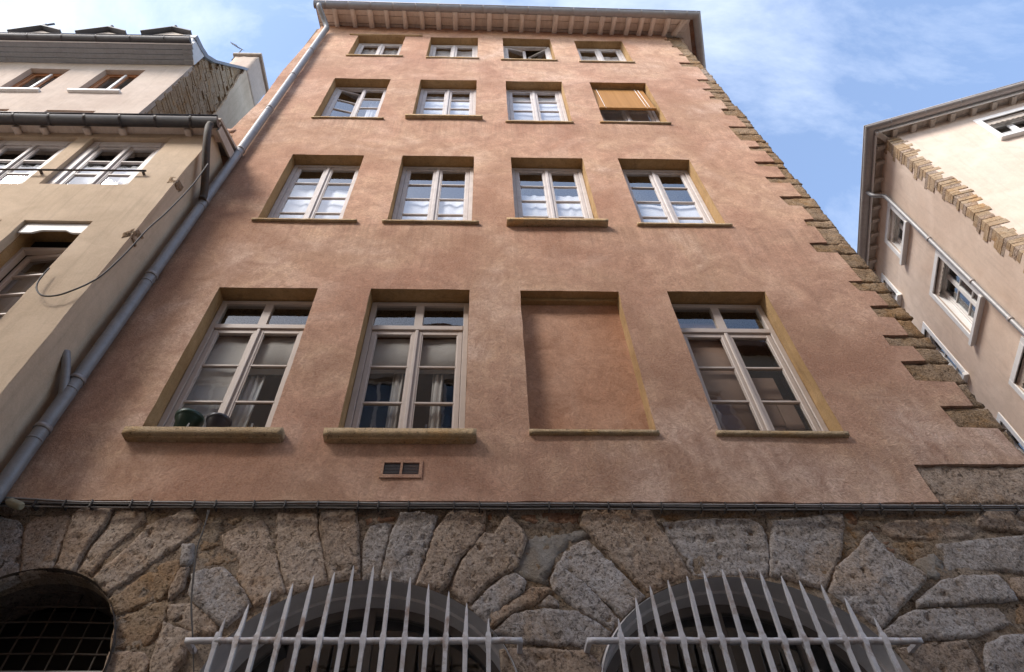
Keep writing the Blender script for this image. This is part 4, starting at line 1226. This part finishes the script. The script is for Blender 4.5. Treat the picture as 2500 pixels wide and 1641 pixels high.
# gable wall
bm = BM()
GP = [(.52, 0), (2.6, 0), (2.6, 19.3), (1.55, 19.3), (1.42, 18.95), (1.05, 18.0), (.75, 17.25), (.52, 16.85), (.30, 16.7), (.30, 16.4), (.52, 16.3)]
sheet(bm, [resample(GP, .2)], lambda u, v: Vector((TX - .04, u, v)), Vector((1, 0, 0)), .15, .02, .2, 3)
obj('gable_wall', bm, M['gable'], tall)
bm = BM(); cnt = 0
z = 10.6
while z < 19.2:
    h = random.uniform(.07, .16)
    y = .53 + random.uniform(0, .1)
    ylim = 1.52 + (18.9 - z) * .07
    while y < ylim:
        ln = random.uniform(.16, .45)
        top = 16.85 + max(0, (y - .52)) * 2.35
        if z + h < top and y + ln < ylim + .1:
            d = random.uniform(.0, .03)
            box(bm, TX - .06, TX + .0 + d, y, y + ln - .008, z, z + h - .007, Matrix.Translation((0, y, z)) @ Matrix.Rotation(random.uniform(-.05, .05), 4, 'X') @ Matrix.Translation((0, -y, -z)), .006)
        y += ln
    z += h
obj('gable_stones', bm, M['gable'], tall, kind='stuff')
bm = BM(); sheet(bm, [resample([(1.62, 10), (2.62, 10), (2.62, 19.3), (1.5, 19.3), (1.55, 18.2), (1.72, 17), (1.7, 15)], .2, .05, 4)], lambda u, v: Vector((TX + .05, u, v)), Vector((1, 0, 0)), .15, .015, .06)
obj('gable_render', bm, M['cream'], tall)
# chimney and its cap
bm = rough_box(-6.92, TX + .06, 1.55, 2.55, 19.2, 20.42, .015, .12, 3); ch = obj('chimney', bm, M['pale'], tall)
bm = BM(); box(bm, -7.0, TX + .13, 1.48, 2.62, 20.42, 20.52, None, .02); obj('chimney_cap', bm, M['greyeave'], ch)
# verge flashing following the bell cast roof
vp = [(.02, 16.64), (.30, 16.78), (.52, 16.95), (.75, 17.35), (1.05, 18.1), (1.42, 19.05), (1.56, 19.36)]
bm = BM()
A = []
for y, zz in vp: A.append([bm.verts.new((TX + dx, y + dy, zz + dz)) for dx, dy, dz in ((.06, 0, -.14), (.06, 0, .03), (-.25, 0, .03), (-.25, 0, -.14))])
for a_, b_ in zip(A, A[1:]):
    for k in range(4): bm.faces.new((a_[k], a_[(k + 1) % 4], b_[(k + 1) % 4], b_[k]))
bm.faces.new(A[0]); bm.faces.new(A[-1][::-1])
obj('verge_flashing', bm, M['zinc'], tall)
bm = BM()
a_ = [bm.verts.new((TX + .045, y, z)) for y, z in ((.02, 16.44), (.10, 16.24), (.49, 16.14), (.49, 16.9), (.30, 16.7))]; b_ = [bm.verts.new(v.co + Vector((-.2, 0, 0))) for v in a_]
bm.faces.new(a_); bm.faces.new(b_[::-1])
for k in range(5): bm.faces.new((a_[k], b_[k], b_[(k + 1) % 5], a_[(k + 1) % 5]))
obj('eave_return', bm, M['white'], tall)
bm = BM()
vv = [bm.verts.new((x, y, zz)) for x in (TX - .2, -16) for y, zz in vp]
n = len(vp)
for i in range(n - 1): bm.faces.new((vv[i], vv[i + 1], vv[n + i + 1], vv[n + i]))
bm.normal_update(); bmesh.ops.solidify(bm, geom=bm.faces[:], thickness=.05)
vv = box(bm, -16, TX - .2, 1.5, 5, 19.25, 19.35)
obj('roof', bm, M['slate'], tall)
for q, (ap, l, r_) in enumerate((((104.5, 73.6), (22, 85), (150, 85)), ((266.5, 77), (187, 87), (309, 87)), ((423, 77), (346, 87), (468, 87)))):
    yy = .62
    A_, L_, Rr = at_y(*ap, yy), at_y(*l, yy), at_y(*r_, yy)
    bm = BM()
    x0, x1 = L_.x + .1, Rr.x - .1; xm = A_.x
    f = [(x0, yy, 17.3), (x1, yy, 17.3), (x1, yy, Rr.z + .0), (xm, yy, A_.z - .05), (x0, yy, L_.z)]
    a_ = [bm.verts.new(p) for p in f]; b_ = [bm.verts.new((p[0], 1.7, p[2])) for p in f]
    bm.faces.new(a_); bm.faces.new(b_[::-1])
    for k in range(5): bm.faces.new((a_[k], b_[k], b_[(k + 1) % 5], a_[(k + 1) % 5]))
    dm = obj('dormer', bm, M['greyeave'], tall)
    bm = BM()
    for (p, s) in ((L_, 1), (Rr, -1)):
        e = [Vector((p.x, yy - .12, p.z - .01)), Vector((xm, yy - .12, A_.z)), Vector((xm, 1.7, A_.z)), Vector((p.x, 1.7, p.z - .01))]
        v0 = [bm.verts.new(k) for k in e]; v1 = [bm.verts.new(k + Vector((0, 0, .05))) for k in e]
        bm.faces.new(v0); bm.faces.new(v1[::-1])
        for k in range(4): bm.faces.new((v0[k], v0[(k + 1) % 4], v1[(k + 1) % 4], v1[k]))
    obj('dormer_roof', bm, M['slate'], dm)
    bm = BM()
    tube(bm, [(xm, yy - .06, A_.z), (xm, yy - .06, A_.z + .22), (xm, yy - .06, A_.z + .27)], .03, 8, radii=[.03, .045, .01])
    if q == 0:
        tube(bm, [(xm - .08, yy - .06, A_.z + .2), (xm + .14, yy - .06, A_.z + .36)], .025, 6)
    obj('finial', bm, M['slate'], dm)

# aerial
an = empty('tv_aerial', at_y(568, 144, 1.6), 'small dark television aerial beside the chimney of the pale house', 'aerial')
bm = BM(); b0, b1 = at_y(566, 147, 1.6), at_y(591, 121, 1.6); tube(bm, [b0, b1], .014, 6); obj('mast', bm, M['rust'], an)
b2 = at_y(564, 105, 1.6)
bm = BM(); tube(bm, [b2, b1], .012, 6); obj('boom', bm, M['rust'], an)
bm = BM()
for k in range(7):
    c = b2.lerp(b1, .06 + k * .14); d = Vector((.02, .14, .12 if k < 5 else .28)) * (.7 + .08 * k)
    tube(bm, [c - d * .6, c + d * .6], .006, 5)
obj('rod', bm, M['rust'], an)

# ================================================================== HOUSE ACROSS THE ALLEY, RIGHT
rh = empty('house', (8.5, 1.27, 0), 'peach rendered house with white window surrounds across the alley on the right', 'house')
P0 = Vector((8.47, 1.27, 0)); uL = Vector((math.sin(R_(18.6)), math.cos(R_(18.6)), 0)); uR = Vector((uL.y, -uL.x, 0))
RZ = 14.62
# left face: u runs from the corner into the distance; outward normal is -uR
FLf = Frame3(P0, uL, uR); FRt = Frame3(P0, uR, uL)
LWn = [(1.44, 2.30, 13.39, 14.12), (1.44, 2.38, 10.76, 12.17), (3.42, 4.3, 13.40, 14.12), (3.42, 4.35, 10.76, 12.25), (1.5, 2.4, 8.0, 9.55), (3.45, 4.4, 8.0, 9.6)]
RWn = [(1.66, 2.55, 13.44, 14.22), (1.7, 2.6, 10.7, 12.2), (4.2, 5.1, 13.44, 14.22)]
for fr, W, nm, ln in ((FLf, LWn, 'left', 9.0), (FRt, RWn, 'right', 7.0)):
    bm = BM()
    lo = [resample([(0.0, 0), (ln, 0), (ln, RZ), (0.0, RZ)], .3, .0, 5)] + [resample([(a, c), (b, c), (b, d), (a, d)], .25) for (a, b, c, d) in W]
    sheet(bm, lo, lambda u, v, fr=fr: fr.o + fr.u * u + Vector((0, 0, v)), -fr.d, .2, .012, .14)
    obj('plaster_wall', bm, M['peach'], rh)
    mt = fr.m()
    for (a, b, c, d) in W:
        wn = outer_frame(rh, fr, M['white'], a, b, c, d, .13, .05)
        m_ = (a + b) / 2
        rws = 3 if d - c > 1.2 else 2
        casement(wn, fr, M['white'], M['glass'], a + .05, m_ - .002, c + .04, d - .05, .142, rws, .045, cols=1)
        casement(wn, fr, M['white'], M['glass'], m_ + .002, b - .05, c + .04, d - .05, .142, rws, .045, cols=1)
        bm = BM()
        t = .115
        for (u0, u1, z0, z1) in ((a - t, a, c - .0, d + t), (b, b + t, c - .0, d + t), (a, b, d, d + t)):
            box(bm, u0, u1, -.022, .03, z0, z1, mt, .006)
        for (u0, u1, z0, z1) in ((a - .001, a + .012, c, d), (b - .012, b + .001, c, d), (a, b, d - .012, d + .001)):
            box(bm, u0, u1, .03, .15, z0, z1, mt)
        obj('window_surround', bm, M['white'], rh)
        bm = BM(); box(bm, a - t - .02, b + t + .02, -.09, .12, c - .09, c - .003, mt, .008); obj('window_sill', bm, M['white'], rh)
        # scalloped pelmet in the head
        bm = BM(); n = 48; top = []; bot = []
        for i in range(n + 1):
            u = a + .014 + (b - a - .028) * i / n
            low = .13 - .028 * abs(math.sin(i / n * math.pi * 9))
            top.append(bm.verts.new(mt @ Vector((u, .04, d - .013)))); bot.append(bm.verts.new(mt @ Vector((u, .04, d - .25 + low))))
        for i in range(n): bm.faces.new((bot[i], bot[i + 1], top[i + 1], top[i]))
        bm.normal_update(); bmesh.ops.solidify(bm, geom=bm.faces[:], thickness=.012)
        obj('pelmet_board', bm, M['greyeave'], wn)
        bm = BM(); box(bm, a, b, .7, .72, c, d, mt); box(bm, a - .1, a, .16, .72, c, d, mt); box(bm, b, b + .1, .16, .72, c, d, mt); box(bm, a, b, .16, .72, d, d + .05, mt); box(bm, a, b, .16, .72, c - .05, c, mt)
        obj('dark_room', bm, M['darkroom'], rh)
# quoin courses
z = 8.0; i = 0
mc = Matrix(((uL.x, uR.x, 0, P0.x), (uL.y, uR.y, 0, P0.y), (0, 0, 1, 0), (0, 0, 0, 1)))
while z < 14.5:
    h = random.uniform(.07, .12)
    la, lb = random.uniform(.12, .33), random.uniform(.12, .34)
    s = .008 + random.uniform(-.004, .008)
    bm = BM()
    pl = [(-s, -s), (la, -s), (la, .05), (.05, .05), (.05, lb), (-s, lb)]
    jag = random.uniform(-.02, .02)
    a_ = [bm.verts.new(mc @ Vector((x, y, z + .006 + (jag * .3 if k in (1, 2) else 0)))) for k, (x, y) in enumerate(pl)]
    b_ = [bm.verts.new(mc @ Vector((x - (jag if k in (1, 2) else 0), y + (jag if k in (4, 5) else 0), z + h - .006))) for k, (x, y) in enumerate(pl)]
    bm.faces.new(a_); bm.faces.new(b_[::-1])
    for k in range(6): bm.faces.new((a_[k], b_[k], b_[(k + 1) % 6], a_[(k + 1) % 6]))
    obj('quoin_stone', bm, M['warm'] if i % 7 in (2, 5) else M['gable'], rh)
    z += h; i += 1
bm = BM()
cc = [P0 + uL * .3 + uR * .75, P0 + uL * 9 + uR * .75, P0 + uL * 9 + uR * 7, P0 + uL * .75 + uR * 7, P0 + uL * .75 + uR * .75]
cc = [P0 + uL * .75 + uR * .75, P0 + uL * 9 + uR * .75, P0 + uL * 9 + uR * 7, P0 + uL * .75 + uR * 7]
a_ = [bm.verts.new((p.x, p.y, 0)) for p in cc]; b_ = [bm.verts.new((p.x, p.y, RZ)) for p in cc]
bm.faces.new(a_); bm.faces.new(b_)
for k in range(4): bm.faces.new((a_[k], a_[(k + 1) % 4], b_[(k + 1) % 4], b_[k]))
obj('house_core', bm, M['darkroom'], rh)
# eaves
EO = .19
def re_(s, t, z): p = P0 + uL * s + uR * t; return Vector((p.x, p.y, z))
for fr, ln, n in ((FLf, 9, 24), (FRt, 7, 18)):
    mt = fr.m()
    for k in range(n):
        u = .18 + k * .37 + random.uniform(-.04, .04)
        bm = BM(); box(bm, u - .045, u + .045, -EO + .02, .1, RZ - .10, RZ + .0, mt @ Matrix.Translation((0, 0, 0)), .006); obj('rafter', bm, M['greyeave'], rh)
    for k in range(2):
        bm = BM(); box(bm, -EO if fr is FLf else .13, ln, -EO + k * .16, -EO + k * .16 + .154, RZ + .003, RZ + .028, mt); 
        obj('soffit_board', bm, M['greyeave'], rh)
    bm = BM(); box(bm, -EO - (.024 if fr is FLf else 0), ln, -EO - .024, -EO, RZ - .08, RZ + .06, mt); obj('fascia_board', bm, M['white'], rh)
bm = BM(); mt = mc @ Matrix.Rotation(R_(45), 4, 'Z'); box(bm, -.27, .1, -.05, .05, RZ - .11, RZ - .0, mt, .008); obj('hip_rafter', bm, M['greyeave'], rh)
gE = EO + .11
gp = [re_(-gE, 7, RZ + .04), re_(-gE, -gE, RZ + .04), re_(9, -gE, RZ + .04)]
gj = [(gp[1].lerp(gp[2], (k + .6) / 14), uL) for k in range(14)] + [(gp[1].lerp(gp[0], (k + .6) / 11), uR) for k in range(11)]
# trough runs so that its outer side faces the street
gutter(rh, gp[::-1], .085, M['zincd'], gj, lip=True)
bm = BM()
vv = [bm.verts.new(p) for p in (re_(-gE, -gE, RZ + .06), re_(9, -gE, RZ + .06), re_(9, 3.5, RZ + 1.5), re_(3.5, 3.5, RZ + 1.5), re_(3.5, 7, RZ + 1.5), re_(-gE, 7, RZ + .06))]
bm.faces.new((vv[0], vv[1], vv[2], vv[3])); bm.faces.new((vv[0], vv[3], vv[4], vv[5]))
bm.normal_update(); bmesh.ops.solidify(bm, geom=bm.faces[:], thickness=.05)
obj('roof', bm, M['tile'], rh)
bm = BM()
q = lambda s, d, z: FLf.m() @ Vector((s, d, z))
tube(bm, smooth_path([q(1.2, -gE, RZ - .03), q(1.2, -gE + .02, RZ - .12), q(1.19, -.25, RZ - .25), q(1.19, -.1, RZ - .36), q(1.19, -.075, RZ - .5)], 5) + [q(1.19, -.075, z) for z in (12, 9, 5, 0)], .042, 12)
dp2 = obj('downpipe', bm, M['zinc'], rh)
for z in (12.45, 11.0, 9.9, 8.6):
    bm = BM(); tube(bm, [q(1.19, -.075, z - .03), q(1.19, -.075, z + .03)], .05, 12); obj('pipe_clamp', bm, M['zincd'], dp2)

# ================================================================== HOUSE ACROSS THE STREET (seen as a reflection)
op = empty('house', (0, -7.6, 0), 'buff house across the street, mirrored in the lowest row of window panes', 'house')
OY = -7.6
OW = [(x, x + 1.0, z, z + 1.9) for z in (1.0, 5.0, 8.6, 12.2) for x in (-7.6, -5.4, -3.2, -1.0, 1.2, 3.4, 5.6)]
bm = BM()
lo = [resample([(-12, 0), (10, 0), (10, 15.6), (-12, 15.6)], .6)] + [[Vector(p) for p in ((a, c), (b, c), (b, d), (a, d))] for (a, b, c, d) in OW]
sheet(bm, lo, lambda u, v: Vector((u, OY, v)), Vector((0, 1, 0)), .5, .01, .18)
obj('plaster_wall', bm, M['oppo'], op)
FO = Frame3((0, OY, 0), (1, 0, 0), (0, -1, 0))
for (a, b, c, d) in OW:
    wn = outer_frame(op, FO, M['white'], a, b, c, d, .12, .07, mull=.08)
    pane(wn, FO.m(), M['glass'], a + .07, (a + b) / 2 - .04, c + .06, d - .07, .15)
    pane(wn, FO.m(), M['glass'], (a + b) / 2 + .04, b - .07, c + .06, d - .07, .15)
    bm = BM(); box(bm, a - .08, b + .08, OY - .02, OY + .09, c - .1, c); obj('window_sill', bm, M['white'], op)
bm = BM(); box(bm, -12, 10, OY - 6, OY - .5, 0, 15.5); obj('house_core', bm, M['darkroom'], op)
bm = BM(); box(bm, -12, 10, OY - 6, OY + .4, 15.62, 15.8); obj('roof', bm, M['tile'], op)
